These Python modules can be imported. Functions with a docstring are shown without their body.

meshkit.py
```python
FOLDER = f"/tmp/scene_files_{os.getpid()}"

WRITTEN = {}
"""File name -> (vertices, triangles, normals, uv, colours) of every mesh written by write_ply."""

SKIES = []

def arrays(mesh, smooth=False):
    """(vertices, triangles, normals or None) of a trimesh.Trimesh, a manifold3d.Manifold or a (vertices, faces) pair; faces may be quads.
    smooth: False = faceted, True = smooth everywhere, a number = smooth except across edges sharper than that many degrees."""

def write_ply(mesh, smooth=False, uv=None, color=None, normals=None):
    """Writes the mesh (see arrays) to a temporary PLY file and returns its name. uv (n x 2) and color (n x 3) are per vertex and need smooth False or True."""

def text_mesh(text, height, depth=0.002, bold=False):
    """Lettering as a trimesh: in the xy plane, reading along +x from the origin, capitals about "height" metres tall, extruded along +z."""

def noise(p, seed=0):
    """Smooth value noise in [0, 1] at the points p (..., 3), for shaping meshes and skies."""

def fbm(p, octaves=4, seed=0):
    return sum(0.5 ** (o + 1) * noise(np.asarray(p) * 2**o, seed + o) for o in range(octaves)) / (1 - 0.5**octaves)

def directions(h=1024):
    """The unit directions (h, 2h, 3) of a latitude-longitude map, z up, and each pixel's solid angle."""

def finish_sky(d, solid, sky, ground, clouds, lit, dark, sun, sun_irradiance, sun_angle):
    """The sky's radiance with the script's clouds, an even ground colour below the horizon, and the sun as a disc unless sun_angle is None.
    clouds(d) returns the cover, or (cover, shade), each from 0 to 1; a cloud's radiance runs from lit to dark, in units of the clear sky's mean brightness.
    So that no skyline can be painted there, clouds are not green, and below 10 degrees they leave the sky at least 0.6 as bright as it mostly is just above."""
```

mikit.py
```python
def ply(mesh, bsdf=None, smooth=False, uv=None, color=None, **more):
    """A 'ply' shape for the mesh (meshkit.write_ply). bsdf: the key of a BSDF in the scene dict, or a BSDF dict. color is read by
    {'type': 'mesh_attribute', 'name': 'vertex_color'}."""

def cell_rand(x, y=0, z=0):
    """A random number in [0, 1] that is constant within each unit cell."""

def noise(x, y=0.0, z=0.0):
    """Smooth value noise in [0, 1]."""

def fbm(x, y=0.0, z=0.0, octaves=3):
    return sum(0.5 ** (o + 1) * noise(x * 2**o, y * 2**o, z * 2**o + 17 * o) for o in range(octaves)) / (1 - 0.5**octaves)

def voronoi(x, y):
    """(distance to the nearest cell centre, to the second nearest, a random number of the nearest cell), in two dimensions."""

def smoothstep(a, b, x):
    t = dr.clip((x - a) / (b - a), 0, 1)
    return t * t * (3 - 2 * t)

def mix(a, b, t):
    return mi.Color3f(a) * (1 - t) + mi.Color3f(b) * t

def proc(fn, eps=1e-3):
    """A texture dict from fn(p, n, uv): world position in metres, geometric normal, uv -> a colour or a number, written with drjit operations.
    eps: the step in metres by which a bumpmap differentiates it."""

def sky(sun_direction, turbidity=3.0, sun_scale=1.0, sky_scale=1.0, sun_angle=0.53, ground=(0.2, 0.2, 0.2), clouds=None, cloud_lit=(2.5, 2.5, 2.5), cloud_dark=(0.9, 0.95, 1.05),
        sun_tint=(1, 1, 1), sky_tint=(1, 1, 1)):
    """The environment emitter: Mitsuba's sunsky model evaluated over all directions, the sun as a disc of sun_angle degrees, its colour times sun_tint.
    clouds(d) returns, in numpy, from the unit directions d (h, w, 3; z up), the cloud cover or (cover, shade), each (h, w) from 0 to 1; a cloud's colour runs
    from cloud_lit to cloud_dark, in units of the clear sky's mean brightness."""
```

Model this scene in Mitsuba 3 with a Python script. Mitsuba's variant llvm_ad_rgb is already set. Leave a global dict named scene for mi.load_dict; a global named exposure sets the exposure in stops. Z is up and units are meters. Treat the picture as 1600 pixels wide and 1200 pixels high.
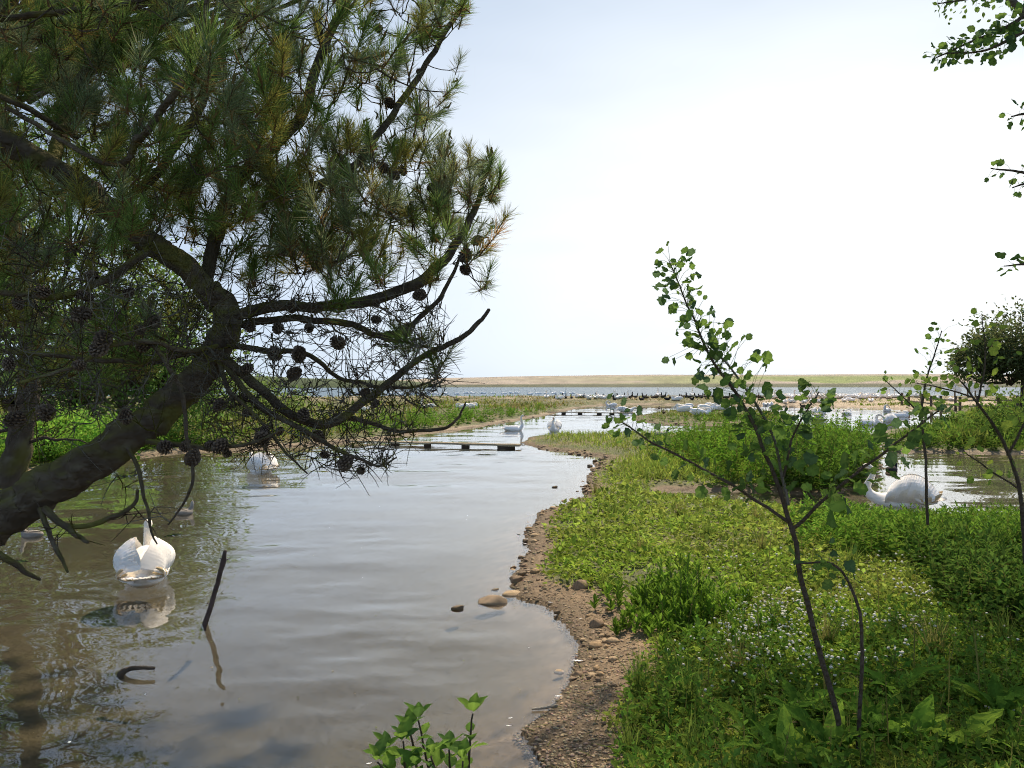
import math
import numpy as np, trimesh, shapely
import manifold3d as mf
import mitsuba as mi, mikit, meshkit
from mikit import mix, smoothstep
from scipy.spatial import cKDTree

T = mi.ScalarTransform4f
scene, labels = {}, {}
# ------------------------------------------------------------------ camera, sky, exposure
F, CZ = 1232.0, 2.0                       # focal length in photo pixels, eye height above the water
scene['camera'] = {'type': 'perspective', 'fov': 2 * math.degrees(math.atan(800 / F)), 'fov_axis': 'x',
                   'to_world': T().look_at([0, 0, CZ], [0, 10, CZ], [0, 0, 1]), 'near_clip': 0.05, 'far_clip': 6000.0}
SUN_AZ, SUN_EL = math.radians(20), math.radians(54)
SUN = np.array([math.sin(SUN_AZ) * math.cos(SUN_EL), math.cos(SUN_AZ) * math.cos(SUN_EL), math.sin(SUN_EL)])

def veil(d):
    """thin high cloud: thickest low in the south-west, thinning out towards the zenith and the east"""
    el = np.degrees(np.arcsin(np.clip(d[..., 2], -1, 1)))
    q = np.stack([d[..., 0] * 3, d[..., 1] * 3, d[..., 2] * 9], -1)
    n = meshkit.fbm(q * 1.3, 5, 3)
    side = d[..., 0] * math.sin(SUN_AZ + .12) + d[..., 1] * math.cos(SUN_AZ + .12)
    c = 0.5 + 0.5 * np.clip(side, 0, 1) ** 2 + 0.7 * (n - 0.5)
    c = c * np.clip(1.25 - el / 75, 0.3, 1)
    glow = np.clip(side, 0, 1) ** 3 * np.exp(-((el - 13) / 22) ** 2)
    return np.clip(c, 0, 0.96), np.clip(1.05 - 1.15 * glow + 0.5 * (n - .5), 0, 1)
scene['sky'] = mikit.sky(SUN.tolist(), turbidity=3.0, sky_scale=.82, clouds=veil, cloud_lit=(4.0, 4.1, 4.05), cloud_dark=(2.0, 2.45, 3.1))
exposure = 1.95

# ------------------------------------------------------------------ helpers
rng = np.random.default_rng(11)
def U(a, b, n=None): return rng.uniform(a, b, n)
def P(px, py, d): return np.array([(px - 800) / F * d, d, CZ + (600 - py) / F * d])
def G(px, py, z=0.0):
    d = (CZ - z) * F / (py - 600)
    return np.array([(px - 800) / F * d, d, z])
def unit(v): return v / np.maximum(np.linalg.norm(v, axis=-1, keepdims=True), 1e-9)

class MB:
    """collects triangles with a colour per vertex"""
    def __init__(s): s.v, s.f, s.c, s.n = [], [], [], 0
    def add(s, v, f, c):
        v = np.asarray(v, float); f = np.asarray(f, int)
        if f.shape[1] == 4: f = np.vstack([f[:, [0, 1, 2]], f[:, [0, 2, 3]]])
        s.v.append(v); s.f.append(f + s.n); s.c.append(np.broadcast_to(np.asarray(c, float), v.shape)); s.n += len(v)
        return s
    def arrays(s): return np.vstack(s.v), np.vstack(s.f), np.clip(np.vstack(s.c), 0.004, 0.92)
    def ply(s, bsdf, smooth=False, **k):
        v, f, c = s.arrays()
        if bsdf == 'leaf_mat': c = np.clip(c * [1.55, 1.36, 1.3], .004, .6)
        return mikit.ply((v, f), bsdf, smooth=smooth, color=c, **k)
    def tris(s): return sum(len(f) for f in s.f)

COUNT = {}
def key(name, parent=None):
    full = f'{parent}__{name}' if parent else name
    n = COUNT.get(full, -1) + 1; COUNT[full] = n
    return full if n == 0 else f'{full}_{n:03d}'
def put(name, shape, parent=None, **lab):
    k = key(name, parent); scene[k] = shape
    if lab: labels[k] = lab
    return k
def thing(name, label, category, group=None):
    k = key(name); labels[k] = {'label': label, 'category': category}
    if group: labels[k]['group'] = group
    return k
def placed(shape, M): return {**shape, 'to_world': T(np.asarray(M, float).tolist())}

def spline(pts, per=6):
    p = np.asarray(pts, float)
    if len(p) == 2: return p[0] + (p[1] - p[0]) * np.linspace(0, 1, per + 1)[:, None]
    q = np.vstack([2 * p[0] - p[1], p, 2 * p[-1] - p[-2]]); out = []
    t = np.linspace(0, 1, per, endpoint=False)[:, None]
    for i in range(1, len(q) - 2):
        a, b, c, d = q[i - 1:i + 3]
        out.append(0.5 * (2 * b + (c - a) * t + (2 * a - 5 * b + 4 * c - d) * t ** 2 + (3 * b - a - 3 * c + d) * t ** 3))
    return np.vstack(out + [p[-1:]])
def tube(mb, pts, rad, sides=6, col=(.1, .08, .06), cap=True, rough=0.0, seed=0):
    p = np.asarray(pts, float); n = len(p)
    rad = np.broadcast_to(rad, (n,)).astype(float)
    t = unit(np.gradient(p, axis=0))
    a = np.cross(t[0], [0.31, 0.2, 0.93]); a = a / (np.linalg.norm(a) + 1e-9); A = []
    for i in range(n):
        a = a - t[i] * (a @ t[i]); a = a / (np.linalg.norm(a) + 1e-9); A.append(a)
    A = np.array(A); B = np.cross(t, A); ang = np.arange(sides) * 2 * np.pi / sides
    ring = np.cos(ang)[None, :, None] * A[:, None] + np.sin(ang)[None, :, None] * B[:, None]
    R = rad[:, None, None] * np.ones((1, sides, 1))
    if rough:
        base = p[:, None] + R * ring
        R = R * (1 + rough * (meshkit.fbm(base * 14 + seed, 3, seed)[..., None] - .5) * 2)
    v = (p[:, None] + R * ring).reshape(-1, 3)
    i, j = np.meshgrid(np.arange(n - 1), np.arange(sides), indexing='ij')
    f = np.stack([i * sides + j, i * sides + (j + 1) % sides, (i + 1) * sides + (j + 1) % sides, (i + 1) * sides + j], -1).reshape(-1, 4)
    f = np.vstack([f[:, [0, 1, 2]], f[:, [0, 2, 3]]])
    if cap:
        v = np.vstack([v, p[-1:] + t[-1] * rad[-1] * .5]); k = (n - 1) * sides
        f = np.vstack([f, [[k + s, k + (s + 1) % sides, n * sides] for s in range(sides)]])
    c = np.asarray(col, float)
    if c.ndim == 2 and len(c) == n:
        c = np.repeat(c, sides, 0); c = np.vstack([c, c[-1:]]) if cap else c
    mb.add(v, f, c)

def frames(d, roll):
    d = unit(np.asarray(d, float))
    up = np.where(np.abs(d[:, 2:]) < .96, [[0, 0, 1.0]], [[1.0, 0, 0]])
    x = unit(np.cross(d, up)); z = np.cross(x, d)
    c, s = np.cos(roll)[:, None], np.sin(roll)[:, None]
    return x * c + z * s, d, z * c - x * s
def scatter(mb, tpl, pos, d, size, roll, col, width=1.0):
    tv, tf = tpl; n = len(pos)
    X, Y, Z = frames(d, np.broadcast_to(roll, (n,)))
    s = np.broadcast_to(size, (n,))[:, None, None]; w = np.broadcast_to(width, (n,))[:, None, None]
    v = pos[:, None] + s * (tv[None, :, 0:1] * w * X[:, None] + tv[None, :, 1:2] * Y[:, None] + tv[None, :, 2:3] * Z[:, None])
    f = (tf[None] + (np.arange(n) * len(tv))[:, None, None]).reshape(-1, 3)
    c = np.broadcast_to(col, (n, 3)) if np.ndim(col) < 3 else col
    mb.add(v.reshape(-1, 3), f, np.repeat(c, len(tv), 0) if c.ndim == 2 else c.reshape(-1, 3))
def frame_matrix(pos, d, roll, size, width=1.0):
    X, Y, Z = (a[0] for a in frames(np.asarray([d], float), np.array([roll])))
    M = np.eye(4); M[:3, 0] = X * size * width; M[:3, 1] = Y * size; M[:3, 2] = Z * size; M[:3, 3] = pos
    return M
def vary(col, n, amt=.2, hue=.1):
    c = np.asarray(col, float) * U(1 - amt, 1 + amt, (n, 1))
    c = c * (1 + U(-hue, hue, (n, 3)))
    return np.clip(c, .004, .9)
def tpl(v, f): return np.array(v, float), np.array(f, int)
LEAF2 = tpl([[0, 0, 0], [-.22, .45, .07], [0, 1, -.06], [.22, .45, .07]], [[0, 2, 1], [0, 3, 2]])
LEAF4 = tpl([[0, 0, 0], [-.17, .25, .04], [-.2, .55, .05], [0, 1, -.1], [.2, .55, .05], [.17, .25, .04], [0, .5, 0]],
            [[0, 6, 1], [1, 6, 2], [2, 6, 3], [3, 6, 4], [4, 6, 5], [5, 6, 0]])
NEEDLE = tpl([[-.5, 0, 0], [.5, 0, 0], [.35, .6, 0], [0, 1, -.03]], [[0, 1, 2], [0, 2, 3]])
BLADE = tpl([[-.5, 0, 0], [.5, 0, 0], [-.35, .55, .06], [.35, .55, .06], [0, 1, .25]], [[0, 1, 3], [0, 3, 2], [2, 3, 4]])
def aspen(seed):
    r = np.random.default_rng(seed); n = 15
    a = np.linspace(0, 2 * np.pi, n, endpoint=False) - np.pi / 2
    rad = .5 * (1 + .09 * ((np.arange(n) % 2) * 2 - 1) + r.uniform(-.05, .05, n))
    x, y = rad * np.cos(a), .52 + rad * np.sin(a) * 1.02
    y[0] = 0.06; x[0] = 0; y[n // 2] += .06; y[n // 2 + 1] += .06
    z = r.uniform(-.05, .4) * np.abs(x) + .09 * r.uniform(-1, 1, n) - r.uniform(-.1, .5) * (y - .3) ** 2
    v = np.vstack([np.c_[x, y, z], [[0, .5, 0]], [[-.012, -.55, 0], [.012, -.55, 0], [0, .08, 0.004]]])
    f = [[i, (i + 1) % n, n] for i in range(n)] + [[n + 1, n + 2, n + 3]]
    return tpl(v, f)
ASPEN = [aspen(s) for s in range(7)]
def ovate(seed, wid=.3, seg=6, wave=.03, bend=.25):
    r = np.random.default_rng(seed); t = np.linspace(0, 1, seg + 1)
    w = wid * np.sin(np.pi * t ** .8) ** .85 + .005
    v, f = [], []
    for i, (ti, wi) in enumerate(zip(t, w)):
        zc = -bend * ti ** 2
        for s in (-1, -.5, 0, .5, 1):
            v.append([s * wi, ti, zc + abs(s) * wi * .35 + wave * math.sin(i * 2.1 + s * 2 + seed) * abs(s)])
    for i in range(seg):
        for j in range(4):
            a = i * 5 + j; f += [[a, a + 1, a + 6], [a, a + 6, a + 5]]
    return tpl(v, f)
OVATE = [ovate(s) for s in range(4)]
DOCK = [ovate(10 + s, wid=.19, seg=9, wave=.05, bend=.55) for s in range(4)]

# ------------------------------------------------------------------ materials
VC = {'type': 'mesh_attribute', 'name': 'vertex_color'}
scene['leaf_mat'] = {'type': 'principledthin', 'base_color': VC, 'roughness': 0.42, 'spec_trans': 0.0, 'diff_trans': 1.0, 'eta': 1.4}
scene['needle_mat'] = {'type': 'twosided', 'b': {'type': 'principled', 'base_color': VC, 'roughness': 0.38, 'specular': 0.5}}
scene['matte_mat'] = {'type': 'twosided', 'b': {'type': 'principled', 'base_color': VC, 'roughness': 0.8, 'specular': 0.25}}
scene['feather_mat'] = {'type': 'twosided', 'b': {'type': 'principled', 'base_color': VC, 'roughness': 0.7, 'specular': 0.2, 'sheen': 0.4}}
def bark_h(p, n, uv):
    a = mikit.noise(p.x * 38, p.y * 38, p.z * 30); b = mikit.noise(p.x * 95, p.y * 95, p.z * 70)
    return 1.3 * abs(2 * a - 1) + .6 * abs(2 * b - 1) + .3 * mikit.noise(p.x * 230, p.y * 230, p.z * 180)
scene['bark_mat'] = {'type': 'twosided', 'b': {'type': 'bumpmap', 'arbitrary': mikit.proc(bark_h), 'scale': 0.016,
                     'bsdf': {'type': 'principled', 'base_color': VC, 'roughness': 0.85, 'specular': 0.2}}}
def soil_h(p, n, uv):
    return mikit.fbm(p.x * 28, p.y * 28, 0.0, 4)
scene['ground_mat'] = {'type': 'bumpmap', 'arbitrary': mikit.proc(soil_h), 'scale': 0.018,
                       'bsdf': {'type': 'principled', 'base_color': VC, 'roughness': 0.75, 'specular': 0.3}}
scene['pond_mat'] = {'type': 'thindielectric', 'int_ior': 1.22}
def lag_h(p, n, uv):
    return mikit.fbm(p.x * .5, p.y * 1.6, 0.0, 4)
scene['lagoon_mat'] = {'type': 'bumpmap', 'arbitrary': mikit.proc(lag_h, eps=.02), 'scale': 0.14,
                       'bsdf': {'type': 'principled', 'base_color': {'type': 'rgb', 'value': [.10, .155, .20]}, 'roughness': .38, 'specular': .2}}
# ------------------------------------------------------------------ land, water
def px2(pl): return [tuple(G(x, y)[:2]) for x, y in pl]
SHORE = [(850, 1200), (822, 1140), (868, 1105), (886, 1068), (902, 1040), (908, 1012), (893, 982), (862, 958), (838, 946), (812, 938), (800, 922),
         (812, 900), (820, 872), (818, 835), (850, 803), (880, 786), (915, 772), (912, 752), (925, 738), (938, 716), (905, 709), (860, 703), (832, 698),
         (815, 691), (828, 683), (870, 681), (960, 681), (1060, 680), (1130, 678), (1200, 677), (1290, 676), (1365, 678), (1378, 700), (1374, 735),
         (1350, 765), (1300, 775), (1250, 772), (1150, 767), (1060, 767), (1038, 775), (1060, 783), (1150, 790), (1230, 797), (1290, 801), (1400, 812),
         (1500, 816), (1700, 820)]
near = shapely.Polygon([(-14, -8), (-14, 5.5), (-5.2, 6.0), (-4.3, 4.6), (-3.6, 3.0), (-2, 2.5), (-.8, 2.7), (-.15, 2.95), (.08, 3.5)] + px2(SHORE) + [(16, 12), (16, -8)])
far = shapely.Polygon(px2([(0, 745), (60, 738), (120, 730), (200, 716), (300, 706), (400, 701), (480, 697), (540, 691), (610, 685), (640, 680), (720, 672), (790, 660),
        (850, 650), (880, 643), (905, 637), (945, 633), (1000, 632), (1100, 633), (1190, 633), (1240, 633), (1300, 635), (1380, 638), (1445, 641), (1500, 645),
        (1478, 652), (1488, 660), (1440, 668), (1385, 672), (1378, 690), (1380, 706), (1450, 707), (1550, 709), (1750, 712), (2600, 712), (2600, 619), (1400, 619),
        (1190, 621), (900, 622), (600, 624), (300, 625), (-800, 626), (-800, 745)]))
island = shapely.Polygon(px2([(985, 655), (1000, 648), (1060, 643), (1130, 641), (1200, 643), (1250, 650), (1240, 660), (1180, 664), (1100, 665), (1020, 662)]))
def wiggle(poly, amp_fn):
    pts = np.array(poly.exterior.segmentize(.25 if poly is near else 1.0).coords)[:-1] if hasattr(poly.exterior, 'segmentize') else np.array(shapely.segmentize(poly, .25 if poly is near else 1.0).exterior.coords)[:-1]
    a = amp_fn(np.hypot(pts[:, 0], pts[:, 1]))
    q = np.c_[pts, pts[:, 0] * 0]
    dx = meshkit.fbm(q * 1.7, 3, 5) - .5; dy = meshkit.fbm(q * 1.7, 3, 9) - .5
    return shapely.Polygon(pts + np.c_[dx, dy] * a[:, None]).buffer(0)
near = wiggle(near, lambda r: np.clip(r * .035, .05, .7)); far = wiggle(far, lambda r: np.clip(r * .02, .2, 1.5)); island = wiggle(island, lambda r: r * .02)
LAND = [near, far, island]
def which_land(x, y):
    """signed distance to the nearest shore (positive on land) and the index of the land under the point"""
    x, y = np.asarray(x, float), np.asarray(y, float)
    pts = shapely.points(x, y); sd, idx = np.full(x.shape, -1e9), np.zeros(x.shape, int)
    for i, L in enumerate(LAND):
        shapely.prepare(L)
        ins = shapely.contains_xy(L, x, y)
        b = L.exterior.simplify(.02 if i == 0 else .1)
        d = shapely.distance(pts, b) * np.where(ins, 1, -1)
        up = d > sd; sd = np.where(up, d, sd); idx = np.where(up, i, idx)
    return sd, idx
def height(x, y, sd=None, idx=None):
    if sd is None: sd, idx = which_land(x, y)
    q = np.stack([x, y, 0 * x], -1); r = np.hypot(x, y)
    n1 = meshkit.fbm(q * .7, 3, 1) - .5; n2 = meshkit.fbm(q * 6, 3, 2) - .5
    top = np.choose(idx, [.20, .26, .3]) + np.where(idx == 1, .36 * np.exp(-((y - 86) / 7.0) ** 2), 0); w = np.choose(idx, [.9, 1.2, 2.0])
    land = .01 + top * (1 - np.exp(-np.maximum(sd, 0) / w)) * (1 + .5 * n1) + .035 * n2 * np.clip(sd * 3, .1, 1)
    land = land + np.where(idx == 0, .25 * smoothstep_np(4.3, 2.2, y) * smoothstep_np(0, .5, sd), 0)
    water = -.03 - .26 * (1 - np.exp(np.minimum(sd, 0) / 1.1)) + .02 * n2 * np.clip(-sd, 0, 1)
    return np.where(sd > 0, land, water)
def smoothstep_np(a, b, x):
    t = np.clip((x - a) / (b - a), 0, 1); return t * t * (3 - 2 * t)
def polar(r0, r1, ratio, half, dth, coarse=None):
    r = r0 * ratio ** np.arange(int(math.log(r1 / r0) / math.log(ratio)) + 2)
    th = np.arange(-half, half + dth, dth)
    if coarse:
        th = np.r_[np.arange(-math.pi, -half, coarse), th, np.arange(half + coarse * .7, math.pi - coarse * .3, coarse), math.pi]
    R, TH = np.meshgrid(r, th, indexing='ij')
    n, m = R.shape; i, j = np.meshgrid(np.arange(n - 1), np.arange(m - 1), indexing='ij')
    a = i * m + j
    f = np.stack([a, a + m, a + m + 1, a + 1], -1).reshape(-1, 4)
    f = np.vstack([f[:, [0, 2, 1]], f[:, [0, 3, 2]]])
    return (R * np.sin(TH)).ravel(), (R * np.cos(TH)).ravel(), f
gx, gy, gf = polar(.4, 130, 1.0085, .82, .0052, coarse=.12)
sd, idx = which_land(gx, gy)
gz = height(gx, gy, sd, idx)
q = np.stack([gx, gy, 0 * gx], -1)
nA, nB, nC = meshkit.fbm(q * 1.1, 4, 21), meshkit.fbm(q * 9, 3, 22), meshkit.fbm(q * 40, 2, 23)
r_ = np.hypot(gx, gy); pxx = 800 + F * gx / np.maximum(gy, .3)
mud = np.array([.040, .032, .0055]); gravel = np.array([.215, .15, .085]); soil = np.array([.095, .105, .035]); sand = np.array([.42, .33, .22]); wet = np.array([.11, .08, .045])
def lerp3(a, b, t): return a + (b - a) * t[:, None]
col = np.tile(mud, (len(gx), 1)) * (.75 + .5 * nA)[:, None]
gw = np.choose(idx, [.3, .35, .3]) * (.5 + 1.0 * nA)                    # width of the bare shore strip
gw = np.where((idx == 0), gw + .45 * np.exp(-((gx - .75) ** 2 + (gy - 6.3) ** 2) / 1.6) + .3 * np.exp(-((gx - .5) ** 2 + (gy - 4.3) ** 2) / .6), gw)
shore_c = np.where((idx == 1)[:, None], sand * .8, gravel) * (.2 + .8 * nB + .8 * nC)[:, None]
shore_c = lerp3(np.tile(wet, (len(gx), 1)) * (.6 + .8 * nC)[:, None], shore_c, smoothstep_np(.0, .10, gz + 0 * sd))
g_c = np.tile(soil, (len(gx), 1)) * (.55 + .9 * nB)[:, None]
g_c = lerp3(g_c, np.tile([.16, .13, .05], (len(gx), 1)), smoothstep_np(.52, .7, nA) * .8)
dark_mud = np.exp(-((gx - .45) ** 2 / .5 + (gy - 4.15) ** 2 / .35)) * .75
shore_c = lerp3(shore_c, np.tile([.075, .055, .03], (len(gx), 1)) * (.5 + nC)[:, None], dark_mud * (idx == 0))
land_c = lerp3(shore_c, g_c, smoothstep_np(gw * .8, gw * 1.35, sd))
sandy = smoothstep_np(70, 80, gy) * smoothstep_np(1150, 1230, pxx) * smoothstep_np(1430, 1380, pxx) * (idx == 1)
spit = smoothstep_np(72, 85, gy) * (idx == 1) * smoothstep_np(.45, .6, nA)
land_c = lerp3(land_c, np.tile(sand, (len(gx), 1)) * (.8 + .4 * nB)[:, None], np.maximum(sandy, spit * .7))
path = smoothstep_np(20, 26, gx) * smoothstep_np(58, 64, gy) * smoothstep_np(84, 78, gy)
land_c = lerp3(land_c, np.tile(sand, (len(gx), 1)) * (.8 + .4 * nB)[:, None], path)
col = np.where((sd > 0)[:, None], land_c, lerp3(col, np.tile(wet, (len(gx), 1)) * 1.5 * (.5 + nB)[:, None], np.exp(np.minimum(sd, 0) / .35)))
put('ground', mikit.ply((np.c_[gx, gy, gz], gf), 'ground_mat', smooth=True, color=np.clip(col, .01, .8)),
    kind='structure', label='low banks of gravel, mud and turf around the shallow ponds')
bx, by, bf = polar(118, 4500, 1.25, math.pi - .05, .1)
put('lagoon_bed', mikit.ply((np.c_[bx, by, 0 * bx - .6], bf), 'ground_mat', smooth=True, color=np.tile(mud, (len(bx), 1))), kind='structure', label='muddy bed of the wide lagoon')

# pond surface: gentle ripples as real waves
wx, wy, wf = polar(1.2, 92, 1.0062, .80, .0046, coarse=.1)
wr = np.hypot(wx, wy); wz = np.zeros_like(wx); wrng = np.random.default_rng(3)
q = np.stack([wx, wy, 0 * wx], -1)
calm = smoothstep_np(.35, .65, meshkit.fbm(q * .35, 3, 31))
for i in range(34):
    lam = .09 * (1.17 ** i); k = 2 * np.pi / lam
    if lam > 4: break
    a = wrng.normal(math.pi / 2, .55); slope = .0115 if lam < .45 else .0135 if lam < 1.6 else .009
    vis = np.clip((lam / (wr * .006) - 2) / 2, 0, 1)
    wz += slope / k * np.sin(k * (wx * math.cos(a) + wy * math.sin(a)) + wrng.uniform(0, 6.3) + 2.5 * meshkit.noise(q * .8 / lam ** .5, i)) * vis * (.35 + .65 * calm)
for c, amp, lam, reach in ((G(228, 905), .0022, .17, .9), (G(340, 972), .0004, .1, .5), (G(407, 742), .002, .22, 1.2)):
    rr = np.hypot(wx - c[0], wy - c[1]) * (1 + .5 * (meshkit.fbm(q * .9, 3, 55) - .5)) + .12 * meshkit.fbm(q * 3, 2, 56)
    wz += amp * np.cos(2 * np.pi * rr / lam) * np.exp(-rr / reach) * smoothstep_np(.1, .3, rr) * np.clip((lam / (wr * .006) - 2) / 2, 0, 1)
wsd, _ = which_land(wx, wy); wz *= smoothstep_np(.0, 1.2, -wsd)
put('pond_water', mikit.ply((np.c_[wx, wy, wz], wf), 'pond_mat', smooth=True), kind='structure', label='calm shallow brown pond water mirroring the sky')
lx, ly, lf = polar(91.5, 4500, 1.06, math.pi - .02, .03)
put('lagoon_water', mikit.ply((np.c_[lx, ly, 0 * lx + .0], lf), 'lagoon_mat', smooth=True), kind='structure', label='wide blue lagoon under the shingle bank')

# shingle bank beyond the lagoon, and the wooded headland at its left
def ridge(name, xs, top_px, y0, y1, col_fn, label, rough=.3, rows=26, seed=4):
    t = np.linspace(0, 1, rows); X, TT = np.meshgrid(xs, t, indexing='ij')
    crest = .42
    prof = np.where(TT < crest, np.sin(np.clip(TT / crest, 0, 1) * np.pi / 2) ** .9, np.cos(np.clip((TT - crest) / (1 - crest), 0, 1) * np.pi / 2))
    Y = y0 + (y1 - y0) * TT
    yc = y0 + (y1 - y0) * crest
    hh = CZ + (600 - np.interp(800 + F * X / yc, *zip(*top_px))) / F * yc
    qq = np.stack([X * .03, Y * .03, 0 * X], -1)
    Z = -.3 + hh * prof + rough * (meshkit.fbm(qq, 4, seed) - .5) * prof * hh * .35
    n, m = X.shape; i, j = np.meshgrid(np.arange(n - 1), np.arange(m - 1), indexing='ij'); a = (i * m + j)
    f = np.stack([a, a + m, a + m + 1, a + 1], -1).reshape(-1, 4)
    c = col_fn(X, Y, Z, TT)
    put(name, mikit.ply((np.stack([X, Y, Z], -1).reshape(-1, 3), f), 'matte_mat', smooth=True, color=np.clip(c.reshape(-1, 3), .01, .8)), kind='structure', label=label)
def shingle_c(X, Y, Z, TT):
    qq = np.stack([X * .012, TT * 5, 0 * X], -1); n = meshkit.fbm(qq, 4, 8); n2 = meshkit.fbm(np.stack([X * .15, TT * 40, 0 * X], -1), 3, 9)
    c = np.array([.315, .262, .20]) * (.65 + .7 * n2)[..., None]
    right = smoothstep_np(0, 190, X)
    veg = np.maximum(smoothstep_np(.51, .57, n) * smoothstep_np(.02, .06, TT) * smoothstep_np(.30, .2, TT) * (.12 + .88 * right), 0)
    c = c + (np.array([.17, .21, .06]) * (.7 + .6 * n2)[..., None] - c) * veg[..., None]
    low = smoothstep_np(.075, .045, TT)
    return c + (np.array([.075, .085, .045]) * (.7 + .6 * n2)[..., None] - c) * low[..., None]
ridge('shingle_bank', np.arange(-260, 760, 3.0), [(300, 597), (600, 594), (690, 590.5), (800, 588), (1000, 585), (1150, 585), (1500, 584), (2300, 585)], 470, 900, shingle_c,
      'long low tawny shingle bank with green strips across the lagoon', rows=90)
def head_c(X, Y, Z, TT):
    n2 = meshkit.fbm(np.stack([X * .2, Y * .2, Z * .6], -1), 3, 19)
    c = np.array([.05, .075, .03]) * (.5 + n2)[..., None]
    return c + (np.array([.12, .16, .05]) - c) * (smoothstep_np(.3, .42, TT))[..., None]
ridge('headland', np.arange(-330, -44, 1.5), [(-400, 578), (300, 583), (480, 590), (560, 592), (640, 594), (672, 598), (690, 603)], 415, 465, head_c,
      'low dark green headland at the left end of the lagoon', rough=.9, rows=26)
# ------------------------------------------------------------------ the leaning pine on the left
pine = thing('pine_tree', 'leaning pine with mossy trunk and many cones reaching over the pond at left', 'tree')
BARK = np.array([.098, .078, .058]); MOSS = np.array([.15, .15, .03]); LICH = np.array([.17, .16, .125])
def bark_col(p, r, moss=.5, seed=0):
    """moss and lichen grow in patches of their own on the upper side of the wood"""
    n = meshkit.fbm(np.asarray(p) * 5 + seed, 3, seed + 3); n2 = meshkit.fbm(np.asarray(p) * 17, 2, seed + 4)
    c = np.tile(BARK, (len(p), 1)) * (.6 + .8 * n2)[:, None]
    c = lerp3(c, np.tile(MOSS, (len(p), 1)), smoothstep_np(.66 - .25 * moss, .82 - .25 * moss, n) * .7)
    return lerp3(c, np.tile(LICH, (len(p), 1)), smoothstep_np(.62, .75, n2) * .5)
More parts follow.
